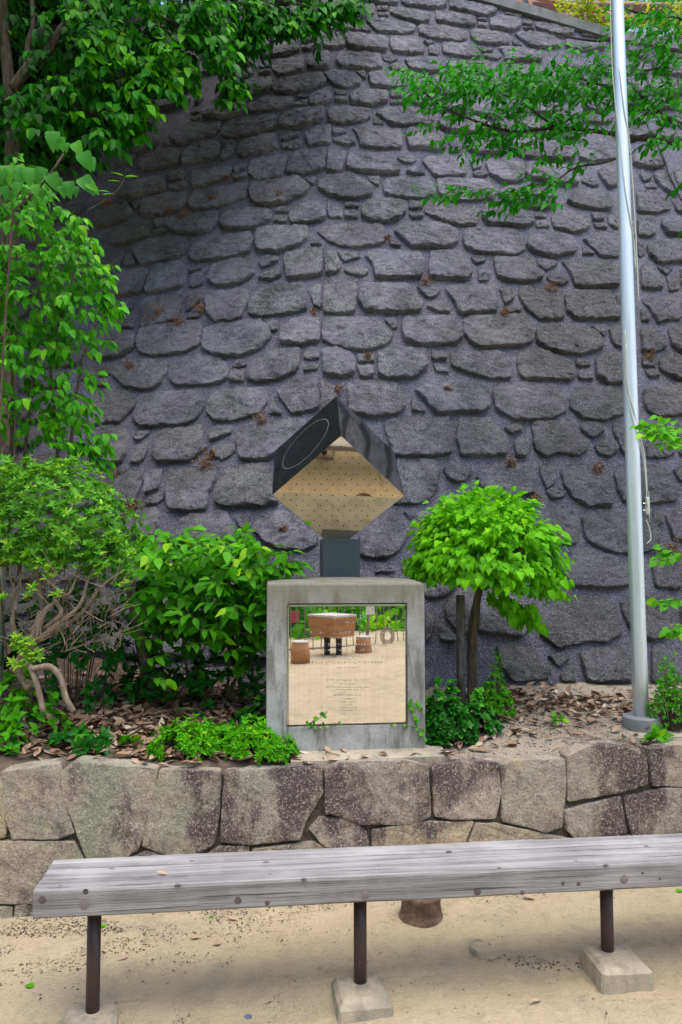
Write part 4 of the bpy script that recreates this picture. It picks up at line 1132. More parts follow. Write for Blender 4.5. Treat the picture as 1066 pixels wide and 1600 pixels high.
class Leaves:
    def __init__(s): s.P = []; s.D = []; s.U = []; s.S = []; s.R = []
    def add(s, p, d, u, size, r): s.P.append(tuple(p)); s.D.append(tuple(d)); s.U.append(tuple(u)); s.S.append(size); s.R.append(r)
    def build(s, name, mat, tmpl, parent, single=0, label=None):
        P, D, U, SZ, RR = map(lambda q: np.array(q, float), (s.P, s.D, s.U, s.S, s.R))
        if single:
            dist = np.linalg.norm(P-np.array([0, 0, CAMZ]), axis=1); key = SZ/dist
            px = 533+1200*P[:, 0]/P[:, 1]; py = 875-1200*(P[:, 2]-CAMZ)/P[:, 1]
            vis = (px > 0) & (px < 1066) & (py > 0) & (py < 1600); key = np.where(vis, key/(dist**1.5), -1); o_ = np.argsort(-key); pick = o_[:single]; pick = pick[key[pick] > 0]; rest = np.setdiff1d(np.arange(len(P)), pick)
            shared = []
            for q in range(5):
                me = leaf_mesh('leaf', np.zeros((1, 3)), np.array([[0, 1., 0]]), np.array([[0, 0, 1.]]), np.array([1.]), np.array([.15+.2*q]), tmpl); me.materials.append(mat); shared.append(me)
            X, Y, Z = frames(D[pick], U[pick]); off = Vector(parent.location)
            for i, pi in enumerate(pick):
                o = bpy.data.objects.new('leaf', shared[min(4, int(RR[pi]*5))]); col.objects.link(o); sz = SZ[pi]
                o.parent = parent
                o.matrix_local = Matrix(((X[i][0]*sz, Y[i][0]*sz, Z[i][0]*sz, P[pi][0]-off.x), (X[i][1]*sz, Y[i][1]*sz, Z[i][1]*sz, P[pi][1]-off.y), (X[i][2]*sz, Y[i][2]*sz, Z[i][2]*sz, P[pi][2]-off.z), (0, 0, 0, 1)))
            P, D, U, SZ, RR = P[rest], D[rest], U[rest], SZ[rest], RR[rest]
        o = link(name, leaf_mesh(name, P, D, U, SZ, RR, tmpl), mat, parent, smooth=False); o['kind'] = 'stuff' if parent is not None else 'stuff'
        return o
def rv(s=1): return Vector((random.gauss(0, s), random.gauss(0, s), random.gauss(0, s)))
def spray(L, W, p, d, length, n, size, droop=.5, twig=.0022, bright=0.0, spread=.7, up=Vector((0, -.45, 1))):
    """a leafy twig from p along d"""
    d = Vector(d).normalized(); pts = [Vector(p)]; q = Vector(p); dd = d.copy()
    for i in range(4): dd = (dd+Vector((0, 0, -.10*droop))+rv(.08)).normalized(); q = q+dd*length/4; pts.append(q.copy())
    if W is not None: W.tube(pts, [twig, twig*.9, twig*.75, twig*.6, twig*.4], 4, False)
    for i in range(n):
        t = (i+.6)/n*4; k = min(3, int(t)); c = pts[k].lerp(pts[k+1], t-k); ax = (pts[k+1]-pts[k]).normalized()
        side = ax.cross(Vector((0, -.3, 1)))
        if side.length < .1: side = Vector((1, 0, 0))
        side.normalize(); s_ = 1 if i % 2 else -1
        ld = ax*.55+side*s_*spread+Vector((0, 0, -droop))+rv(.28)
        if i == n-1: ld = ax+Vector((0, 0, -droop*.6))
        L.add(c, ld, up+rv(.35), size*random.uniform(.65, 1.15), min(1, max(0, random.gauss(.42, .2)+bright*(.3+.7*i/n))))
def plant(name, loc, label, cat, group=None): return empty(name, loc, label, cat, group)
random.seed(11)

# --- round clipped tree right of the monument
tb = atY(738, 1050, 4.78); tb.z = soil_z(tb.x, tb.y); t = plant('clipped_tree', tb, 'small tree clipped to a lime-green dome, between the monument and the flagpole', 'tree')
Y7 = tb.y; MB().tube(crv([tb-Vector((0, 0, .08)), atY(738, 1000, Y7), atY(742, 960, Y7), atY(748, 925, Y7), atY(756, 880, Y7)], 5), [.032]*6+[.028]*6+[.024]*6+[.018]*3, 10).build('trunk', M['bark'], t, True)
W_ = MB(); top = atY(752, 905, Y7); cC = atY(757, 868, Y7-.02); rx, ry, rz = .44, .40, .37; L = Leaves()
for i in range(26):
    a = random.uniform(0, 2*math.pi); el = random.uniform(-.05, 1.2); e = cC+Vector((math.cos(a)*math.cos(el)*rx, math.sin(a)*math.cos(el)*ry, math.sin(el)*rz-.06))*.88
    W_.tube(crv([top, top.lerp(e, .5)+rv(.03), e], 4), [.010]*4+[.006]*4+[.003], 5, False)
W_.build('branches', M['bark'], t)['kind'] = 'stuff'
for i in range(1900):
    a = random.uniform(0, 2*math.pi); u = random.uniform(-.55, 1); el = math.asin(u)
    lump = 1+.22*fb(math.cos(a)*2.1, math.sin(a)*2.1, u*2.6+3, 2); k = random.uniform(.80, 1.0)*lump
    zc = math.sin(el)*rz*(1 if u > 0 else .75); wv = math.cos(el) if u > 0 else math.cos(el*.75)
    if fb(a*2.6, u*4.3, 8, 2) < -.30: continue
    if zc < -.14 and math.cos(a)*wv < .3*random.random()-.3: continue
    pt = cC+Vector((math.cos(a)*wv*rx*k, math.sin(a)*wv*ry*k, zc*k)); out = (pt-cC).normalized()
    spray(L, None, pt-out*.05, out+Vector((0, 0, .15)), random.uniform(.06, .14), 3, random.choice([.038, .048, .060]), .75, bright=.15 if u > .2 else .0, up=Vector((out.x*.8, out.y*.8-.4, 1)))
for i in range(60):
    q_ = random.random(); a_ = random.uniform(0, 2*math.pi); r_ = random.uniform(.55, 1.0)
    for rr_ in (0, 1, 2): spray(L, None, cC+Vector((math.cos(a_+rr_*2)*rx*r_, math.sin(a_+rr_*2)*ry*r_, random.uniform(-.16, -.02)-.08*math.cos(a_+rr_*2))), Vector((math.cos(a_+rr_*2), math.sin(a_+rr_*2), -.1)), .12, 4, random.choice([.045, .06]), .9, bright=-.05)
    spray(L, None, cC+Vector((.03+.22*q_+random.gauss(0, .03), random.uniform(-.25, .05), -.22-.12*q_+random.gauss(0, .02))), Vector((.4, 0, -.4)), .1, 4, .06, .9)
L.build('foliage', M['leaf_lime'], 'heart', t, 280)
sb = atY(725, 1010, 4.62); sb.z = soil_z(sb.x, sb.y); MB().tube([sb+Vector((0, .12, -.1)), Vector((sb.x, sb.y+.12, CAMZ+ray(725, 930).z/ray(725, 930).y*(sb.y+.12)))], .027, 12).build('stake', M['stake'], None, True)
tag(bpy.data.objects['stake'], 'short upright grey wooden stake beside the trunk of the clipped lime-green tree', 'stake')

# --- broadleaf shrub left of the monument
random.seed(12)
t = plant('broadleaf_shrub', (-.95, 4.45, soil_z(-.95, 4.45)), 'glossy broad-leaved shrub of thin stems between the small-leaved bush and the monument', 'shrub')
L = Leaves(); W_ = MB()
stems = [(258,1040,250,850),(305,1075,300,860),(310,1070,330,850),(356,1080,360,860),(300,1060,275,840),(400,1040,395,850),(240,1030,228,870),(352,1060,410,880),(380,1050,345,870)]
for (bx, by, tx, ty) in stems:
    Yb = random.uniform(4.3, 4.6); b = atZ(bx, by, soil_z(-.8, Yb)); Yb = min(4.8, max(4.2, b.y)); b = Vector((atY(bx, by, Yb).x, Yb, soil_z(-.8, Yb)-.02)); e = atY(tx, ty, Yb-.05+random.uniform(-.1, .1)); mid = b.lerp(e, .5)+rv(.03)
    path = crv([b, mid, e], 6); MB().tube(path, list(np.linspace(.011, .004, len(path))), 6).build('stem', M['barkpale'], t, True)
    for q in range(5, len(path)):
        for r in range(3):
            spray(L, W_, path[q], Vector((random.gauss(0, 1), random.gauss(-.4, .7), random.uniform(-.1, .8))), random.uniform(.1, .22), 6, .088, .55, bright=.1 if q > 9 else -.1)
for i in range(150):
    px, py = random.uniform(215, 435), random.uniform(830, 985)
    if py < 850+abs(px-320)*.12: continue
    p = atY(px, py, random.uniform(4.25, 4.6)); spray(L, W_, p, Vector((random.gauss(0, .8), -.5, random.uniform(.1, .9))), .14, 6, .086, .55, bright=.25 if py < 900 else -.05)
for (px, py) in [(430,890),(445,882),(455,878),(460,885),(448,895),(440,868),(225,1000),(240,1030),(300,1010),(360,1020),(395,990),(270,985),(405,1000),(335,1000),(250,1060),(205,985)]:
    spray(L, W_, atY(px-15, py, 4.35), Vector((.8, -.2, .15)), .13, 6, .075, .4, bright=.2)
W_.build('twigs', M['bark'], t)['kind'] = 'stuff'; L.build('foliage', M['leaf_broad'], 'ovate', t, 290)
p0, p1 = atY(200, 888, 4.75), atY(233, 1035, 4.7); MB().tube([p1-Vector((0, 0, .15)), p0], .034, 12).build('leaning_stake', M['stake'], None, True)
tag(bpy.data.objects['leaning_stake'], 'thick grey wooden stake leaning left among the shrubs beside the wall', 'stake')

# --- small-leaved clipped bush at the left with bare branches
random.seed(13)
t = plant('azalea_bush', (-1.55, 4.25, soil_z(-1.55, 4.25)), 'rounded small-leaved bush at left with bare twisted branches showing underneath', 'shrub')
L = Leaves(); W_ = MB(); cC = atY(75, 835, 4.35); rx, ry, rz = .50, .42, .44
for path in ([(52,1000),(66,960),(60,905),(45,850),(60,800)], [(60,1000),(90,975),(125,945),(140,900),(170,860)], [(50,1010),(70,955),(85,940),(83,900),(75,850)], [(60,990),(95,960),(86,935),(110,925),(125,880)], [(40,1010),(20,975),(25,930),(10,890)], [(62,1000),(120,965),(160,915),(195,890)]):
    pp = crv([atY(x, y, 4.12+random.uniform(-.05, .08)) for x, y in path], 6); MB().tube(pp, list(np.linspace(.016, .004, len(pp))), 8).build('branch', M['barkpale'], t, True)
MB().tube(crv([atY(50, 1045, 4.0), atY(78, 1042, 3.98), atY(95, 1060, 3.97), atY(103, 1090, 3.97), atY(115, 1112, 3.99)], 6), [.015+.003*abs(fb(q*.7,1,2,2)) for q in range(25)], 9).build('branch', M['barkpale'], t, True)
MB().tube(crv([atY(38, 1020, 4.05), atY(55, 1060, 4.0), atY(68, 1112, 4.0)], 6), [.015+.003*abs(fb(q*.7,5,2,2)) for q in range(13)], 9).build('branch', M['barkpale'], t, True)
MB().tube(crv([atY(66, 955, 4.1), atY(52, 1000, 4.1), atY(30, 1040, 4.1), atY(48, 1075, 4.05)], 6), list(np.linspace(.024, .028, 19)), 9).build('trunk', M['barkpale'], t, True)
for i in range(210):
    px, py = random.uniform(10, 195), random.uniform(880, 1000); p = atY(px, py+20, 4.15+random.uniform(-.15, .2)); d = Vector((random.gauss(.25, .6), random.gauss(-.1, .4), random.uniform(.2, 1)))
    W_.tube([p, p+d*.07+rv(.008), p+d*.16+rv(.012)], [.0028, .002, .0012], 4, False)
W_.build('twigs', M['barkpale'], t)['kind'] = 'stuff'
def whorl(L, p, out, size, n=6, b=0):
    a = out.cross(Vector((.1, .2, 1))).normalized(); c = out.cross(a)
    for k in range(n):
        w = 2*math.pi*k/n+random.random(); L.add(p, (a*math.cos(w)+c*math.sin(w))+out*random.uniform(.25, .9), out+rv(.3), size*random.uniform(.7, 1.1), min(1, max(0, random.gauss(.45, .22)+b)))
def in_mask(px, py, poly): return inside(px, py, poly)
AZ = [(-60,720),(0,712),(60,745),(110,765),(170,790),(200,850),(215,900),(200,925),(150,905),(90,890),(40,880),(-60,900)]
for i in range(1500):
    a = random.uniform(0, 2*math.pi); u = random.uniform(-.7, 1); el = math.asin(u); k = random.uniform(.72, 1)*(1+.16*fb(math.cos(a)*2, math.sin(a)*2, u*2, 2))
    out = Vector((math.cos(a)*math.cos(el), math.sin(a)*math.cos(el), u)); p = cC+Vector((out.x*rx*k, out.y*ry*k, out.z*rz*k*(1 if u > 0 else .6)))
    if out.y > .5: continue
    whorl(L, p, (out+Vector((0, 0, .4))+rv(.25)).normalized(), .042, 7, .28 if fb(p.x*4, p.y*4, p.z*4, 2) > 0 else .02)
for i in range(1500):
    px, py = random.uniform(-90, 215), random.uniform(705, 935)
    if in_mask(px, py, AZ): whorl(L, atY(px, py, 4.0+random.uniform(0, .5)), Vector((random.gauss(0, .4), -.5, 1)).normalized(), .042, 7, .2 if fb(px*.02, py*.02, 3, 2) > 0 else -.05)
for (px, py) in [(30,1010),(20,1000),(40,1030),(35,1015),(28,1035),(70,880),(80,900),(10,940),(50,925),(90,935),(20,880),(60,1025),(46,1008)]:
    for q in range(3): whorl(L, atY(px+random.uniform(-10, 10), py+random.uniform(-8, 8), 4.02), Vector((0, -.6, .8)).normalized(), .045, 7, .45)
L.build('foliage', M['leaf_azalea'], 'narrow', t, 260)

# --- tall climber at the far left
random.seed(14)
t = plant('tall_climber', (-1.95, 4.75, soil_z(-1.9, 4.7)), 'tall light green leafy shrub hanging in front of the left side of the wall', 'shrub')
L = Leaves(); W_ = MB()
MASK = [(-120,240),(0,250),(60,270),(100,300),(140,350),(175,400),(205,470),(180,520),(165,570),(150,640),(155,700),(120,720),(60,700),(0,690),(-120,700)]
for (path) in ([(30,900),(40,700),(60,500),(55,350),(40,270)], [(80,900),(90,700),(80,560),(110,450),(130,370)], [(10,900),(20,600),(10,400),(0,300)], [(90,900),(110,700),(130,560),(165,480)]):
    pp = crv([atY(x, y, 4.7) for x, y in path], 6); MB().tube(pp, list(np.linspace(.014, .004, len(pp))), 6).build('stem', M['bark'], t, True)
cnt = 0
while cnt < 640:
    px, py = random.uniform(-110, 205), random.uniform(245, 720)
    if not in_mask(px+34, py+20, MASK) or fb(px*.018, py*.018, 5, 2) < -.28: continue
    cnt += 1; p = atY(px, py, random.uniform(4.35, 4.95)); spray(L, W_, p, Vector((random.gauss(.2, .7), random.gauss(-.3, .4), random.uniform(-.5, .4))), random.uniform(.10, .17), 6, random.choice([.056, .066, .074]), .85, bright=.22 if fb(px*.02, py*.02, 2, 2) > 0 else -.05)
for (px, py) in [(150,720),(130,700),(160,690),(120,655),(150,470),(165,480),(170,490),(155,450),(140,430),(130,380),(110,360),(150,540),(140,600),(135,640),(120,705),(100,330)]:
    for q in range(3): spray(L, W_, atY(px-12, py-8, 4.5), Vector((.7, -.2, random.uniform(-.5, .3))), .15, 6, .074, .8, bright=.2)
W_.build('twigs', M['bark'], t)['kind'] = 'stuff'; L.build('foliage', M['leaf_vine'], 'ovate', t, 290)
# broad-leaved vine tip above it
random.seed(15)
t = plant('broadleaf_vine', (-1.75, 4.0, soil_z(-1.75, 4.2)), 'vine tip with large drooping heart-shaped leaves above the tall light green shrub at left', 'vine')
L = Leaves(); pp = crv([atY(20, 330, 4.1), atY(55, 300, 4.05), atY(80, 270, 4.0), atY(100, 240, 4.0)], 6)
MB().tube([Vector((-1.75, 4.2, .6)), Vector((-1.9, 4.2, 1.8)), Vector((-1.85, 4.15, 2.8))]+pp, .006, 6).build('stem', M['bark'], t, True)
for (px, py, s, dx) in [(88,205,.13,-.1),(120,222,.10,.3),(132,238,.13,.5),(98,215,.09,.1),(5,262,.13,-.1),(18,258,.12,.1),(28,262,.10,.3),(50,262,.12,.1),(72,262,.11,.0),(82,270,.12,.2),(130,277,.13,.7),(110,283,.10,.3),(60,288,.09,.0),(35,285,.10,-.2),(-8,270,.12,0),(100,290,.08,.2),(12,290,.09,.2),(140,285,.08,.8)]:
    for q in range(2): s *= .85; L.add(atY(px+q*9-3, py+q*8, 4.0+.05*q), Vector((dx+random.gauss(0, .2), -.25, -1)), Vector((random.gauss(0, .3), -1, .5)), s*(1-.15*q), min(1, max(0, random.gauss(.55, .2))))
L.build('foliage', M['leaf_big'], 'heart', t, 40)
t2 = plant('bare_sprig', tuple(atY(150, 320, 5)), 'thin reddish sprig with few young leaves rising before the wall at upper left', 'sprig'); L = Leaves()
MB().tube(crv([atY(135, 330, 5), atY(165, 312, 5), atY(185, 295, 5), atY(196, 276, 5)], 6), .0035, 5).build('stem', M['bark'], t2, True)
for (px, py, dx) in [(196,276,1),(198,278,.8),(193,275,-.4),(188,284,-.8),(170,300,-.8),(160,305,.7)]: L.add(atY(px, py, 5), Vector((dx, -.2, .1)), Vector((0, -.5, 1)), .085, .9)
L.build('foliage', M['leaf_vine'], 'narrow', t2)

# --- overhanging tree, upper left
random.seed(16)
t = plant('overhanging_tree', (-3.6, 7.0, 1.0), 'dark green leafy tree overhanging the upper left of the wall', 'tree')
T = lambda pts, Y, r0, r1, nm='limb', mt='bark': MB().tube(crv([atY(x, y, Y) for x, y in pts], 6), list(np.linspace(r0, r1, (len(pts)-1)*6+1)), 9).build(nm, M[mt], t, True)
T([(10,760),(12,560),(14,380),(20,240),(16,150),(8,60),(0,-60)], 6.6, .085, .04, 'trunk')
T([(20,140),(45,105),(75,80),(92,50),(118,22),(160,-20)], 6.5, .05, .022); T([(42,105),(44,70),(52,35),(48,-20)], 6.5, .03, .018); T([(20,240),(34,218),(48,212)], 6.6, .03, .018)
T([(80,130),(95,145),(115,160)], 6.6, .02, .01); T([(118,22),(180,15),(260,30),(330,70)], 6.6, .022, .008); T([(160,-20),(300,-30),(420,-5),(520,20)], 7.0, .03, .008); T([(110,160),(150,180),(175,165),(200,150)], 6.6, .014, .006)
def edge(px):      # lower boundary of the overhang in the photo
    pts = [(-100,330),(0,300),(60,260),(100,260),(150,250),(190,215),(195,170),(240,120),(270,110),(330,115),(348,150),(360,95),(400,60),(430,45),(480,50),(520,35),(545,15),(560,-40)]
    for (a, b), (c, d) in zip(pts, pts[1:]):
        if px <= c: return b+(d-b)*(px-a)/(c-a)
    return -60
L = Leaves(); W_ = MB()
cnt = 0
while cnt < 2100:
    px, py = random.uniform(-130, 560), random.uniform(-330, 300)
    e = edge(px)
    if py > e-8: continue
    if py > 0 and fb(px*.013, py*.013, 7, 2) < -.30: continue
    if 0 < py < 24 and (abs(px-85) < 9 or 198 < px < 218): continue
    cnt += 1; Y = random.uniform(6.3, 8.3) if px < 330 else random.uniform(6.8, 8.2)
    if px > 380: Y = random.uniform(7.0, 8.0)
    near = (Y < 6.9)
    spray(L, W_ if cnt % 3 == 0 else None, atY(px, py, Y), Vector((random.gauss(.5, .6), random.gauss(-.3, .4), random.uniform(-.4, .25))), random.uniform(.22, .36), 8, random.choice([.085, .105, .12]), .8, .003, bright=(.02 if near else -.28))  # deeper sprays get darker leaf colour, shade painted in
for (cx, cy, rx_, ry_, k, br) in [(140,70,45,20,16,.5),(230,115,45,30,24,.5),(120,120,40,18,14,.4),(175,60,30,20,9,.4),(260,120,26,26,14,.5),(290,60,45,30,16,.3),(325,75,30,40,16,.35),(345,140,10,34,10,.35),(185,185,36,20,12,.4),(90,190,45,16,12,.35),(160,215,30,20,12,.3),(60,150,50,30,12,.1),(205,165,30,14,9,.5),(300,20,50,20,12,.2),(400,25,40,18,14,.2),(470,22,40,20,16,.3),(520,15,28,16,12,.35),(440,50,30,14,9,.2),(370,60,30,18,10,.2),(215,10,20,12,8,.5),(110,10,20,12,6,.4),(150,150,40,20,12,.2),(30,200,30,30,8,.1)]:
    for q in range(int(k*1.4)):
        px = random.gauss(cx, rx_*.5); py = random.gauss(cy, ry_*.5)
        spray(L, W_, atY(px, py, random.uniform(6.1, 6.5) if px < 330 else 6.9), Vector((random.gauss(.6, .4), -.4, random.uniform(-.3, .25))), .26, 7, .118, .85, .003, bright=br)  # clusters coloured lighter as painted highlights on the crown
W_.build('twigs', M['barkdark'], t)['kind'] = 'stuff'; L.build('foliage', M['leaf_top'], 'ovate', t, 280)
# deeper trees behind the overhang, on the slope left of the wall
random.seed(17)
t = plant('background_tree', (-5.5, 9.0, .8), 'dense shaded dark tree filling the corner behind the overhanging one', 'tree')
MB().tube(crv([Vector((-4.6, 8.6, .5)), Vector((-4.4, 8.6, 4)), Vector((-4.6, 8.6, 8))], 6), list(np.linspace(.14, .06, 13)), 10).build('trunk', M['barkdark'], t, True)
L = Leaves()
for i in range(3600):
    px, py = random.uniform(-260, 330), random.uniform(-420, 330)
    if i > 2600: px, py = random.uniform(-60, 200), random.uniform(-60, 240)
    if py > edge(px)*.95 or (0 < py < 20 and (abs(px-85) < 7 or 200 < px < 214)): continue
    Y = random.uniform(8.4, 9.6)
    if px > 150: Y = random.uniform(9.5, 11.0)
    p = atY(px, py, Y)
    if p.y > wallY(p.x, p.z)-.1 and p.z < ztop(p.x): continue
    spray(L, None, p, Vector((random.gauss(.3, .7), -.3, random.uniform(-.4, .3))), .4, 7, .17, .7, bright=-.25)  # leaf colour darkened to paint the deep shade of the backdrop
for i in range(1000):      # unseen leaves added above and left of the frame to shade the corner
    px, py = random.uniform(-900, 250), random.uniform(-700, -60)
    if px > 100 and py < -500: continue
    p = atY(px, py, random.uniform(5.6, 8.5))
    if p.y > wallY(p.x, p.z)-.2: continue
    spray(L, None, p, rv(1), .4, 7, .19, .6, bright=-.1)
for i in range(900):  # unseen leaf mass left of the frame, added to shade wall and trees
    p = Vector((random.gauss(-4.6, .7), random.gauss(4.6, 1.0), random.uniform(2.2, 7.5)))
    if p.x > -.50*p.y-.5: continue
    spray(L, None, p, rv(1), .4, 7, .19, .6, bright=-.1)
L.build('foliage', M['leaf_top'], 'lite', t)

# --- cherry branch reaching in from the right
random.seed(18)
t = plant('cherry_tree', (3.1, 5.2, .8), 'cherry tree at right whose leafy branches reach across in front of the wall', 'tree')
T = lambda pts, Y, r0, r1, nm='limb', mt='barkdark': MB().tube(crv([atY(x, y, Y) for x, y in pts], 6), list(np.linspace(r0, r1, (len(pts)-1)*6+1)), 8).build(nm, M[mt], t, True)
MB().tube(crv([Vector((3.1, 5.2, .5)), Vector((3.05, 5.15, 2.2)), Vector((2.9, 5.1, 3.6)), Vector((3.1, 5.1, 5.4))], 6), list(np.linspace(.12, .06, 19)), 10).build('trunk', M['bark'], t, True)
T([(1240,300),(1120,235),(1066,224),(1010,214),(985,222)], 4.9, .04, .012); T([(1066,224),(1000,216),(930,205),(870,200),(800,205),(740,188),(690,165),(650,135)], 4.85, .016, .004); 
T([(1240,210),(1066,195),(1000,150),(930,130),(870,110)], 5.0, .02, .005); T([(985,240),(940,255),(900,262),(860,290),(840,305)], 4.8, .009, .003); T([(870,200),(830,170),(800,130)], 4.85, .008, .003); T([(1000,30),(950,62),(900,60),(866,50)][::1], 5.0, .01, .004); T([(1150,60),(1066,30),(1000,20),(960,8)], 5.1, .012, .004)
T([(840,305),(790,300),(745,315)], 4.8, .004, .002); T([(1066,90),(1010,110),(960,100)], 5.0, .008, .003)
CH = [(650,125,26,20,20),(690,140,34,24,34),(740,125,40,26,46),(790,140,50,34,70),(850,125,50,34,70),(905,120,40,34,56),(940,120,30,26,22),(1000,140,26,30,26),(780,190,50,18,34),(850,200,45,18,34),(900,185,30,20,20),(720,170,30,16,18),(1020,180,40,26,34),(1050,150,30,40,30),(1010,100,30,26,20),(1040,50,40,36,40),(990,40,18,24,12),(1055,20,34,26,26),(800,225,60,14,20),(740,215,50,12,14),(700,195,30,10,6),(1050,215,30,20,16),(930,210,14,20,8),(860,160,60,30,40),(950,160,30,30,20),(1060,100,30,30,20),
      (740,300,40,12,12),(800,305,50,14,20),(860,315,40,12,16),(705,312,14,8,5),(870,285,20,10,8),(900,265,20,8,7),(800,330,20,6,4),(840,280,30,10,8),(910,258,14,8,5)]
L = Leaves(); W_ = MB()
for (cx, cy, rx_, ry_, k) in CH:
    for q in range(int(k*.62)):
        px = random.gauss(cx, rx_*.6); py = random.gauss(cy, ry_*.55)
        spray(L, W_, atY(px, py, random.uniform(4.6, 5.15)), Vector((random.gauss(-.6, .6), random.gauss(-.2, .5), random.uniform(-.25, .3))), random.uniform(.13, .24), 7, .062, .6, .0018, bright=.1 if py < 90 or px < 700 else 0)
for i in range(160):   # crown beyond the right edge
    spray(L, W_, atY(random.uniform(1066, 1400), random.uniform(-250, 330), random.uniform(4.5, 5.6)), Vector((random.gauss(0, 1), random.gauss(0, .6), random.uniform(-.3, .3))), .24, 8, .066, .6, .0018)
W_.build('twigs', M['barkdark'], t)['kind'] = 'stuff'; L.build('foliage', M['leaf_cherry'], 'cherry', t, 290)
# right edge sapling leaves
random.seed(19)
for (nm, lab, pts, cen, sz, mt, n_) in [
    ('sapling', 'young sapling with bright leaves level with the flagpole cleat at the right edge', [(1110,900),(1095,760),(1080,690)], [(1040,675,26,14,10),(1060,690,16,10,6),(1025,668,12,5,3)], .055, 'leaf_moss', 3.9),
    ('seedling', 'seedling with upright green leaves low at the right edge above the dark bush', [(1080,1060),(1075,960),(1085,870)], [(1052,868,14,6,4),(1048,935,12,6,4),(1066,985,14,12,4)], .055, 'leaf_broad', 4.0)]:
    t = plant(nm, tuple(atY(pts[0][0], pts[0][1], n_)), lab, 'sapling'); L = Leaves(); W_ = MB()
    MB().tube(crv([Vector((atY(*pts[0], n_).x, n_, .6))]+[atY(x, y, n_) for x, y in pts], 6), .006, 6).build('stem', M['bark'], t, True)
    for (cx, cy, rx_, ry_, k) in cen:
        for q in range(k): spray(L, W_, atY(random.gauss(cx+12, rx_*.5), random.gauss(cy, ry_*.5), n_+random.uniform(-.1, .1)), Vector((-.9, -.2, random.uniform(-.2, .3))), .12, 5, sz, .3, bright=.2)
    W_.build('twigs', M['bark'], t)['kind'] = 'stuff'; L.build('foliage', M[mt], 'wide', t, 60)

# --- low bushes and ground cover
def clump(nm, lab, cat, cen, mat, size, n, seed, tmpl='narrow', single=60, wl=6, b=0):
    random.seed(seed); px, py, w, h, Y = cen; base = atY(px, py, Y); t = plant(nm, (base.x, base.y, soil_z(base.x, base.y)), lab, cat); L = Leaves(); rx = w*Y/1200/2; hz = h*Y/1200; W_ = MB()
    for i in range(n):
        a = random.uniform(0, 2*math.pi); r = math.sqrt(random.random()); x = base.x+math.cos(a)*r*rx; y = base.y+math.sin(a)*r*rx*.55
        gp = fb(x*11, y*14, seed, 2)
        if gp < -.12 and w > 100: continue
        lump = .7+.9*max(0, gp); zz = soil_z(x, y)+hz*math.sqrt(max(0, 1-r*r))*random.uniform(.45, 1)*lump+.005
        p = Vector((x, y, zz)); out = Vector((math.cos(a)*r, math.sin(a)*r-.2, .8)).normalized()
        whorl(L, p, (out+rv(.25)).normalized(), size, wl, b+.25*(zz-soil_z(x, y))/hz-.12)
        if i % 5 == 0: W_.tube([Vector((base.x+(x-base.x)*.6, base.y+(y-base.y)*.6, soil_z(x, y)-.01)), p], [.003, .0015], 4, False)
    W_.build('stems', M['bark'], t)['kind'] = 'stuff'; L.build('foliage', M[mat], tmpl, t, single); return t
clump('low_bush', 'bright yellow-green low bush spilling over the kerb in front of the plinth, left clump', 'bush', (292,1155,115,62,3.99), 'leaf_moss', .030, 620, 31)
clump('low_bush', 'low bright green bush touching the lower left corner of the concrete plinth', 'bush', (402,1160,122,60,3.99), 'leaf_moss', .030, 640, 32)
clump('low_bush', 'small patch of round green leaves behind the low bushes left of the plinth', 'bush', (352,1105,100,42,4.12), 'leaf_broad', .036, 130, 33, 'ovate')
clump('ivy_patch', 'dark glossy round-leaved ivy at the right foot of the plinth', 'ground cover', (700,1085,90,85,4.22), 'leaf_dark', .036, 330, 34, 'wide')
clump('ivy_patch', 'trailing ivy below the clipped tree with mixed green and reddish leaves', 'ground cover', (735,1110,90,60,4.35), 'leaf_dark', .034, 190, 35, 'wide', b=.15)
clump('conifer_bush', 'small feathery bright green bush right of the clipped tree trunk', 'bush', (772,1060,62,85,4.6), 'leaf_moss', .022, 420, 36, b=-.15)
clump('conifer_bush', 'dense dark green mossy bush at the right edge behind the flagpole base', 'bush', (1062,1120,110,115,4.45), 'leaf_moss', .022, 800, 37, b=-.28)
clump('weed', 'light green weed with a few broad leaves right beside the flagpole base', 'weed', (1030,1125,34,30,4.2), 'leaf_broad', .07, 7, 38, 'ovate', 30, 4, .2)
clump('weed', 'small weed with broad green leaves in the leaf litter left of the low bushes', 'weed', (205,1120,34,26,4.05), 'leaf_broad', .055, 7, 39, 'ovate', 30, 4, .0)
for i, (px, py, w, h, Y, k, mt, lab) in enumerate([(20,1080,170,110,4.08,90,'leaf_broad','dark broad leaves low at the left edge under the twisted branches'),(125,1130,100,40,4.0,16,'leaf_dark','low glossy seedlings beside the curved bare branch'),
      (110,985,210,250,4.62,260,'leaf_dark','shaded broad-leaved undergrowth beneath the small-leaved bush'),(10,1150,70,50,3.93,10,'leaf_broad','pale green seedlings at the far left above the kerb'),(310,1010,240,90,4.75,120,'leaf_dark','dark undergrowth behind the thin stems of the broad-leaved shrub'),
      (235,960,150,90,4.75,50,'leaf_dark','shaded shrub leaves around the leaning stake'),(400,1060,60,60,4.35,24,'leaf_dark','dark small plants against the left side of the plinth')]):
    clump('undergrowth', lab, 'undergrowth', (px, py, w, h, Y), mt, .062, int(k*1.2), 50+i, 'ovate', 25, 4)
random.seed(77)
t = plant('ivy_sprig', tuple(mp(pxr, -.01, pzb)), 'thin ivy sprigs creeping over the lower edge and right side of the plaque frame', 'ivy'); L = Leaves(); W_ = MB()
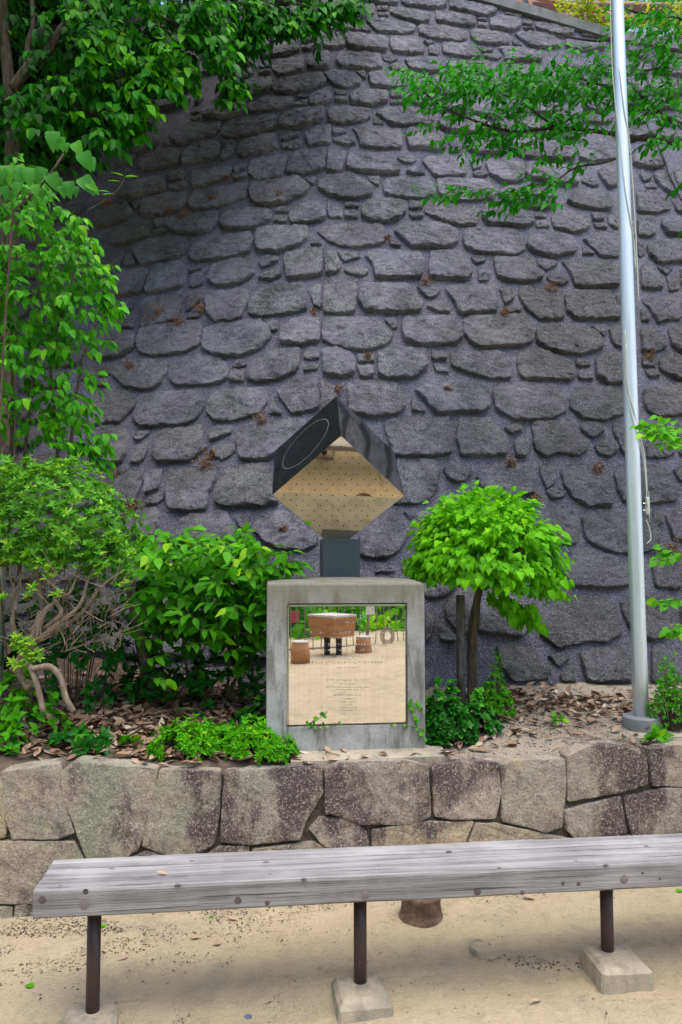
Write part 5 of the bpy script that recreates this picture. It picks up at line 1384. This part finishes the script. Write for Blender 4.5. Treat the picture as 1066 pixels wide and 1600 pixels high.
for path, sz in (([(470,1140),(487,1130),(500,1122),(512,1113)], .02), ([(470,1142),(500,1135),(530,1132)], .014), ([(668,1160),(655,1145),(648,1125),(640,1105),(643,1092)], .024), ([(672,1150),(655,1138),(630,1133),(612,1131)], .014), ([(665,1120),(655,1108),(650,1095)], .018)):
    pp = crv([onmon(x, y, -.008) for x, y in path], 5); W_.tube(pp, .0013, 4, False)
    for q in pp[2:]:
        if random.random() < .6: L.add(q, Vector((random.gauss(0, 1), -.4, random.gauss(-.2, .6))), Vector((random.gauss(0, .3), -1, .5)), sz*random.uniform(.7, 1.3), random.random())
W_.build('stems', M['bark'], t)['kind'] = 'stuff'; L.build('foliage', M['leaf_broad'], 'wide', t)
for i, (px, py, Yw, lab) in enumerate([(250,1080,4.15,'small green seedling in the leaf litter below the broad-leaved shrub'),(160,1140,4.0,'small weed near the kerb left of the low bushes'),(320,1065,4.3,'bright seedling among the thin stems of the broad-leaved shrub'),(870,1110,4.5,'tiny green weed on the gravel left of the flagpole')]):
    clump('weed', lab, 'weed', (px, py, 26, 22, Yw), 'leaf_broad', .045, 4, 90+i, 'ovate', 20, 4, .1)
# upper terrace shrubs
random.seed(40)
for (nm, lab, px, py, Y, w, h, mt, k, sz) in [('yellow_shrub', 'yellow-green shrub on top of the wall behind the coping, left of the flagpole', 914, 34, 9.4, 55, 34, 'leaf_yellow', 90, .10), ('terrace_shrub', 'green shrubbery along the top right behind the maroon guardrail', 960, -12, 13.0, 330, 60, 'leaf_moss', 420, .14), ('terrace_shrub', 'yellow-green bush behind the coping at the right edge', 1040, 50, 9.6, 90, 40, 'leaf_yellow', 110, .10)]:
    c = atY(px, py, Y); t = plant(nm, (c.x, c.y, ztop(c.x)), lab, 'shrub'); L = Leaves(); W_ = MB()
    W_.tube([Vector((c.x, c.y, ztop(c.x)-.1)), c], .02, 6)
    for i in range(k): spray(L, W_, c+Vector((random.gauss(0, .4)*w*Y/1200, random.gauss(0, .25), random.gauss(0, .4)*h*Y/1200)), Vector((random.gauss(0, 1), -.4, random.uniform(-.2, .8))), .25, 6, sz, .5, .003, bright=.2)
    W_.build('stems', M['bark'], t)['kind'] = 'stuff'; L.build('foliage', M[mt], 'lite', t)
# guardrail, posts and rusty rail on the terrace
G = 9.0
gr_ = empty('guardrail', tuple(atY(915, 45, 10)), 'faded maroon metal guardrail on the road above the wall at top right', 'guardrail'); mb = MB()
prof = [(0, 0), (-.03, .02), (-.07, .07), (-.07, .12), (-.01, .17), (-.01, .21), (-.07, .26), (-.07, .31), (-.03, .36), (0, .38), (.01, .38), (.01, 0)]; v = []; f = []; m = len(prof)
A0, A1 = atY(790, 36, 10.4), atY(1090, 44, 10.0); 
for i in range(9):
    c = A0.lerp(A1, i/8)
    for (a, b) in prof: v.append(c+Vector((0, a*1.2, b*.92)))
for i in range(8):
    for k in range(m): f.append((i*m+k, (i+1)*m+k, (i+1)*m+(k+1) % m, i*m+(k+1) % m))
MB().add(v, f).build('rail_beam', M['maroon'], gr_, True)
for px in (795, 914, 1060):
    c = A0.lerp(A1, (px-790)/300.); MB().box((c.x, c.y+.02 if 0 else c.y-.10, c.z-.05), (.075, .05, 1.1), 0, .006).build('guard_post', M['maroon'], gr_)
def behind(px, py, off):
    Y = 8.5
    for _ in range(40): p = atY(px, py, Y); Y = wallY(p.x, ztop(p.x))+off
    return atY(px, py, Y)
for (px, lab) in ((812.5, 'left rusty orange post standing behind the wall coping'), (828.5, 'right rusty orange post standing behind the wall coping, rail attached')):
    c = behind(px, 12, .47); tag(MB().box((c.x, c.y, c.z+.25), (.052, .05, 1.1), 0, .004).build('rusty_post', M['orange']), lab, 'post')
c = behind(820.5, 8, .5); tag(MB().box((c.x, c.y, c.z+.2), (.06, .02, .9)).build('glass_slat', M['granite2']), 'narrow dark grey panel fixed between the two rusty posts', 'panel')
tag(MB().tube([behind(826, -6, .53), behind(890, 8, .53), behind(955, 23, .53), behind(1010, 34, .53)], .028, 8).build('rusty_rail', M['orange'], None, True), 'rusty orange handrail sloping down to the right above the coping', 'handrail')
# black cable and clamp on the wall
cab = [(1008,222),(1022,235),(1035,262),(1040,280),(1050,300),(1058,318),(1075,345)]
tag(MB().tube(crv([(lambda w: w+wall_n(w.x, w.z)*.07)(onwall(*p)) for p in cab], 5), .010, 6).build('black_cable', M['black'], None, True), 'black cable running down the wall at right below the cherry branches', 'cable')
w = onwall(997, 157); mb = MB(); mb.lathe([(.03, -.05), (.07, -.03), (.075, .02), (.05, .07), (.02, .08)], w+Vector((0, -.1, 0)), 14); mb.box(w+Vector((-.06, -.06, .09)), (.05, .1, .08)); tag(mb.build('black_bracket', M['black'], None, True), 'small black fitting on the wall just right of the flagpole', 'fitting')  # black bracket on the wall, not a light source

# ------------------------------------------------------------ leaf litter, debris
random.seed(60); L = Leaves()
def litter(cx, cy, sx, sy, k, s0=.05, s1=.085, lift=.012, pale=0):
    for i in range(k):
        x, y = random.gauss(cx, sx), random.gauss(cy, sy)
        if y < kerbY(x, .6)+.05 or y > wallY(x, .8)-.02 or (xl-.02 < x-m0.x < xr+.02 and y > m0.y-.03+KA*x and y < 4.6): continue
        L.add((x, y, soil_z(x, y)+random.uniform(.003, lift*2)), Vector((random.gauss(0, 1), random.gauss(0, 1), random.gauss(.05, .22))), Vector((random.gauss(0, .35), random.gauss(-.1, .35), 1)), random.uniform(s0, s1), min(1, max(0, random.gauss(.5+pale, .24))))
litter(-.95, 4.35, .50, .24, 1100); litter(-1.1, 4.75, .6, .25, 700); litter(-.55, 4.15, .35, .13, 420); litter(-1.5, 4.05, .35, .12, 220); litter(1.25, 4.85, .38, .14, 420, .04, .08); litter(1.7, 4.75, .35, .2, 160, .04, .08); litter(.7, 4.35, .2, .2, 110); litter(1.9, 4.15, .2, .07, 30)
litter(-.5, 3.98, .4, .03, 40, .05, .09, pale=.25); litter(1, 4.4, .5, .2, 50, .02, .05)
o = L.build('leaf_litter', M['dead'], 'curl', None); tag(o, 'brown fallen leaves covering the planting bed', 'leaf litter', kind='stuff')
L = Leaves(); random.seed(61)
for i in range(11000):
    zone = random.random()
    if zone < .50: x = random.uniform(-1.9, 2.2); y = kerbY(x, 0)-.02-abs(random.gauss(0, .15))
    elif zone < .75: x = random.gauss(-1.2, .4); y = kerbY(x, 0)-.1-abs(random.gauss(0, .28))
    elif zone < .86: x = random.uniform(-.6, 1.9); y = 3.02+.118*x+.06*math.sin(x*3.1)+random.gauss(.01, .018)
    else: x = random.uniform(-1.8, 2); y = random.uniform(2.3, 3.8)
    if fb(x*3.5, y*6, 3, 3) < (-.05 if zone < .75 else .10): continue
    L.add((x, y, sand_z(x, y)+.002), Vector((random.gauss(0, 1), random.gauss(0, 1), 0)), Vector((random.gauss(0, .4), 0, 1)), random.choice([.006, .008, .008, .011, .015]), random.random()*.8)
for i in range(2600):
    x = random.gauss(1.3, .55); y = random.gauss(4.5, .25)
    if y < kerbY(x, .6)+.08: continue
    L.add((x, y, soil_z(x, y)+.002), Vector((random.gauss(0, 1), random.gauss(0, 1), 0)), Vector((random.gauss(0, .4), 0, 1)), random.choice([.008, .012, .018]), random.random())
o = L.build('ground_debris', M['debris'], 'lite', None); tag(o, 'dark crumbs of bark and leaf debris on the sand', 'debris', kind='stuff')
# pebbles on the right of the bed
random.seed(62); mb = MB()
def pebble(mb, p, r, sq=.6):
    v = []; 
    for k in range(6): w = k*math.pi/3+random.random()*.3; v.append(Vector(p)+Vector((math.cos(w)*r*random.uniform(.8, 1.2), math.sin(w)*r*random.uniform(.7, 1.1), 0)))
    v.append(Vector(p)+Vector((0, 0, r*sq))); mb.add(v, [(k, (k+1) % 6, 6) for k in range(6)])
for i in range(900):
    x = random.gauss(1.15, .5); y = random.gauss(4.35, .22)
    if y > kerbY(x, .6)+.07: pebble(mb, (x, y, soil_z(x, y)-.001), random.choice([.004, .006, .009]))
tag(mb.build('gravel', M['kerb']), 'loose tan gravel on the bare soil near the flagpole', 'gravel', kind='stuff')
# single things on the ground and on the bench
p = atZ(388, 1580, -.04); p.z = sand_z(p.x, p.y); mb = MB(); pebble(mb, p, .018, .4); tag(mb.build('blue_pebble', M['blue']), 'flat blue-grey pebble lying on the sand in front of the bench', 'pebble')
for (px, py, z, s, nm, mt, lab, r, bz) in [(262,1366,.452,.045,'fallen_leaf','dead','dry tan leaf lying on top of the bench','curl',1),(298,1466,None,.05,'fallen_leaf','dead','brown leaf on the sand under the left half of the bench','curl',0),(346,1475,None,.04,'fallen_leaf','dead','tan leaf on the sand between the left and middle bench posts','curl',0),(370,1437,None,.045,'fallen_leaf','dead','pinkish leaf on the sand right below the bench edge','curl',0),(835,1404,None,.06,'fallen_leaf','dead','reddish brown leaf on the sand under the right half of the bench','curl',0),
      (52,1542,None,.05,'green_leaf','leaf_broad','green leaf on the sand at the lower left','ovate',0),(166,1446,None,.04,'green_leaf','leaf_broad','small green leaf just right of the left bench post','ovate',0),(330,1434,None,.03,'green_leaf','leaf_broad','tiny green leaf below the bench edge','ovate',0),(1057,1393,None,.045,'green_leaf','leaf_broad','green leaf on the sand at the right edge below the bench','ovate',0),(845,1563,None,.05,'dry_twig','dead','thin brown twig on the sand between middle and right footings','narrow',0),(200,1495,None,.06,'dry_twig','dead','long thin dry blade on the sand right of the left bench post','narrow',0)]:
    p = atZ(px, py, z if z else 0)
    if not z:
        for _ in range(4): p = atZ(px, py, sand_z(p.x, p.y)+.004)
    me = leaf_mesh(nm, np.array([[0, 0, 0.]]), np.array([[random.gauss(0, 1), random.gauss(0, .4), .05]]), np.array([[0, -.2, 1.]]), np.array([s]), np.array([.75]), r); o = link(nm, me, M[mt], None, p, False); tag(o, lab, 'leaf' if 'leaf' in nm else 'twig')
# half-buried ring in the sand
p = atZ(762, 1487, 0); p.z = sand_z(p.x, p.y); mb = MB(); v = []; n = 40
for k in range(n):
    a = R(95)+R(200)*k/(n-1); up = .016*math.sin(math.pi*k/(n-1))**.5+.002
    for (r, dz) in ((.075, -.02), (.075, up), (.066, up), (.066, -.02)): v.append(p+Vector((math.cos(a)*r, math.sin(a)*r*1.0, dz)))
mb.add(v, [(k*4+q, k*4+4+q, k*4+5+q, k*4+1+q) for k in range(n-1) for q in range(3)]); tag(mb.build('buried_pipe_rim', M['footing'], None, True), 'rim of a buried round pipe showing through the sand left of the right footing', 'pipe')

# ------------------------------------------------------------ the plaza behind the camera, seen in the mirror plaque
nrm = -MV
def mirrored(px, py, Z=None, dist=None):
    p = onmon(px, py, .006); d = ray(px, py).normalized(); d2 = d-nrm*(2*d.dot(nrm))
    s = (Z-p.z)/d2.z if Z is not None else dist; return p+d2*s
random.seed(70)
GZ = -.05
tb_ = mirrored(521, 1031, GZ); lft = mirrored(477, 1015, GZ+.35); cor = mirrored(521, 1035, GZ)
tdist = (tb_-onmon(521, 1031)).length
tbl = empty('picnic_table', (tb_.x, tb_.y, GZ), 'chunky orange timber table with pale top and two dark legs on the plaza', 'table')
ax = (mirrored(558, 1031, GZ)-mirrored(477, 1031, GZ)); Wt = ax.length; ax.normalize(); ay = UP.cross(ax); ay = ay if ay.dot(tb_-m0) > 0 else -ay
Tc = lambda a, b, z: Vector((tb_.x, tb_.y, GZ))+ax*a+ay*b+UP*z
h1, h0 = .70, .37; q = [(-.46, .25), (.02, -.18), (.40, .16), (-.06, .62)]
kx = Wt/.90
mb = MB(); v = [Tc(a*kx*(1.0 if z > .5 else .90), b*(1.0 if z > .5 else .9), z) for z in (h0, h1) for a, b in q]; mb.add(v, [(3,2,1,0),(0,1,5,4),(1,2,6,5),(2,3,7,6),(3,0,4,7)]); mb.build('table_body', M['timber'], tbl)
v = [Tc(a*kx*1.01, b*1.01, z) for z in (h1, h1+.03) for a, b in q]; MB().add(v, [(3,2,1,0),(4,5,6,7),(0,1,5,4),(1,2,6,5),(2,3,7,6),(3,0,4,7)]).build('table_top', M['tabletop'], tbl)
for a in (-.11, .10): MB().box(Tc(a*kx, .15, .18), (.085, .085, .40)).build('leg', M['barkdark'], tbl)
for (px, w_, h_, lab) in [(469.5, .30, .36, 'stout orange timber stool left of the plaza table as mirrored'), (568, .28, .33, 'stout orange timber stool right of the plaza table as mirrored')]:
    p = mirrored(px, 1040 if px < 500 else 1027, GZ); st_ = empty('timber_stool', (p.x, p.y, GZ), lab, 'stool', 'stools at the plaza table')
    MB().lathe([(w_*.52, 0), (w_*.50, h_*.5), (w_*.43, h_)], p, 14).build('stool_body', M['timber'], st_, True); MB().lathe([(w_*.44, h_+.001), (w_*.43, h_+.02)], p, 14).build('stool_top', M['tabletop'], st_)
# fence with bars and a ring motif
fl, frt = mirrored(440, 1024, GZ), mirrored(650, 1010, GZ)
fx = (frt-fl).normalized(); fc = fl-fx*4; fence = empty('bar_fence', tuple(fc), 'brown iron fence of wavy vertical bars with a ring motif closing the plaza', 'fence'); 
Lf = (frt-fl).length+8; n = int(Lf/.16)
for i in range(n):
    p = fc+fx*(i*.16); wv = [Vector((0, 0, z))+fx*(.03*math.sin(z*3+i)) for z in np.linspace(.02, 2.2, 7)]
    MB().tube([p+q for q in wv], .009 if i % 12 else .03, 5).build('bar', M['fence'], fence, True)
MB().tube([fc+UP*.09, fc+fx*Lf+UP*.09], .016, 6).build('bottom_rail', M['fence'], fence); MB().tube([fc+UP*2.2, fc+fx*Lf+UP*2.2], .02, 6).build('top_rail', M['fence'], fence)
rc_ = mirrored(605, 994, dist=(mirrored(605, 1014, GZ)-onmon(605, 1014)).length*.985)
for r_ in (.15, .12, .09): MB().tube([rc_+(fx*math.cos(2*math.pi*k/28)+UP*math.sin(2*math.pi*k/28))*r_ for k in range(29)], .010, 5).build('ring', M['fence'], fence, True)
fy = UP.cross(fx); fy = fy if fy.dot(m0-fc) > 0 else -fy
for (px, py, w_, h_, mt, nm, lab) in [(461, 964, .17, .21, 'red', 'red_sign', 'small faded red sign hung on the plaza fence'), (578.5, 951, .18, .22, 'white', 'white_sign', 'small white sign with dark marks hung on the plaza fence')]:
    p = mirrored(px, py, dist=(mirrored(px, 1018, GZ)-onmon(px, 1018)).length*.975); M4 = math.atan2(fx.y, fx.x)
    s_ = MB().box((0, 0, 0), (w_, .012, h_), 0, .002); s_.v = [p+fx*q.x+fy*q.y+UP*q.z for q in s_.v]; o = tag(s_.build(nm, M[mt]), lab, 'sign')
    if mt == 'white':
        mb = MB()
        for k in range(14): a, z = random.choice([-.05, 0, .04])+random.uniform(-.015, .015), random.uniform(-.06, .08); mb.add([p+fx*(a+dx)+fy*.008+UP*(z+dz) for dx, dz in ((-.01, -.004), (.01, -.004), (.01, .004), (-.01, .004))], [(0, 1, 2, 3)])
        mb.build('sign_marks', M['engrave'], o)['kind'] = 'stuff'
# green hillside beyond it
v = []; f = []; K1, K2 = 60, 24; fo = fc-fx*14-fy*1.2; LL = Lf+28
for j in range(K2+1):
    for i in range(K1+1):
        a = LL*i/K1; s = j/K2; z = -1.2+s*11; v.append(fo+fx*a-fy*(s*9+.6*fb(a*.5, s*5, 1))+UP*(z+.7*fb(a*.6, s*6, 4)))
for j in range(K2):
    for i in range(K1): a = j*(K1+1)+i; f.append((a, a+1, a+K1+2, a+K1+1))
o = link('hillside', mesh('hillside', v, f), M['hill']); o['kind'] = 'structure'
L = Leaves(); 
for i in range(15000):
    a = random.uniform(LL*.25, LL*.75); s = random.random()**1.4; p = fo+fx*a-fy*(s*9+.6*fb(a*.5, s*5, 1)-.15)+UP*(-1.2+s*11+.7*fb(a*.6, s*6, 4)+random.uniform(0, .35))
    L.add(p, rv(1)+Vector((0, 0, -.3)), Vector(fy)+UP*.6+rv(.4), random.uniform(.18, .34), min(1, max(0, .45+1.3*fb(p.x*.7, p.y*.7, p.z*.9, 2)+random.gauss(0, .12))))
o = L.build('hillside_foliage', M['leaf_moss'], 'lite', None); tag(o, 'sunlit green foliage covering the hillside across the plaza', 'foliage', kind='stuff')
print('objects', len(bpy.data.objects), 'tris', sum(len(me.polygons) for me in bpy.data.meshes))
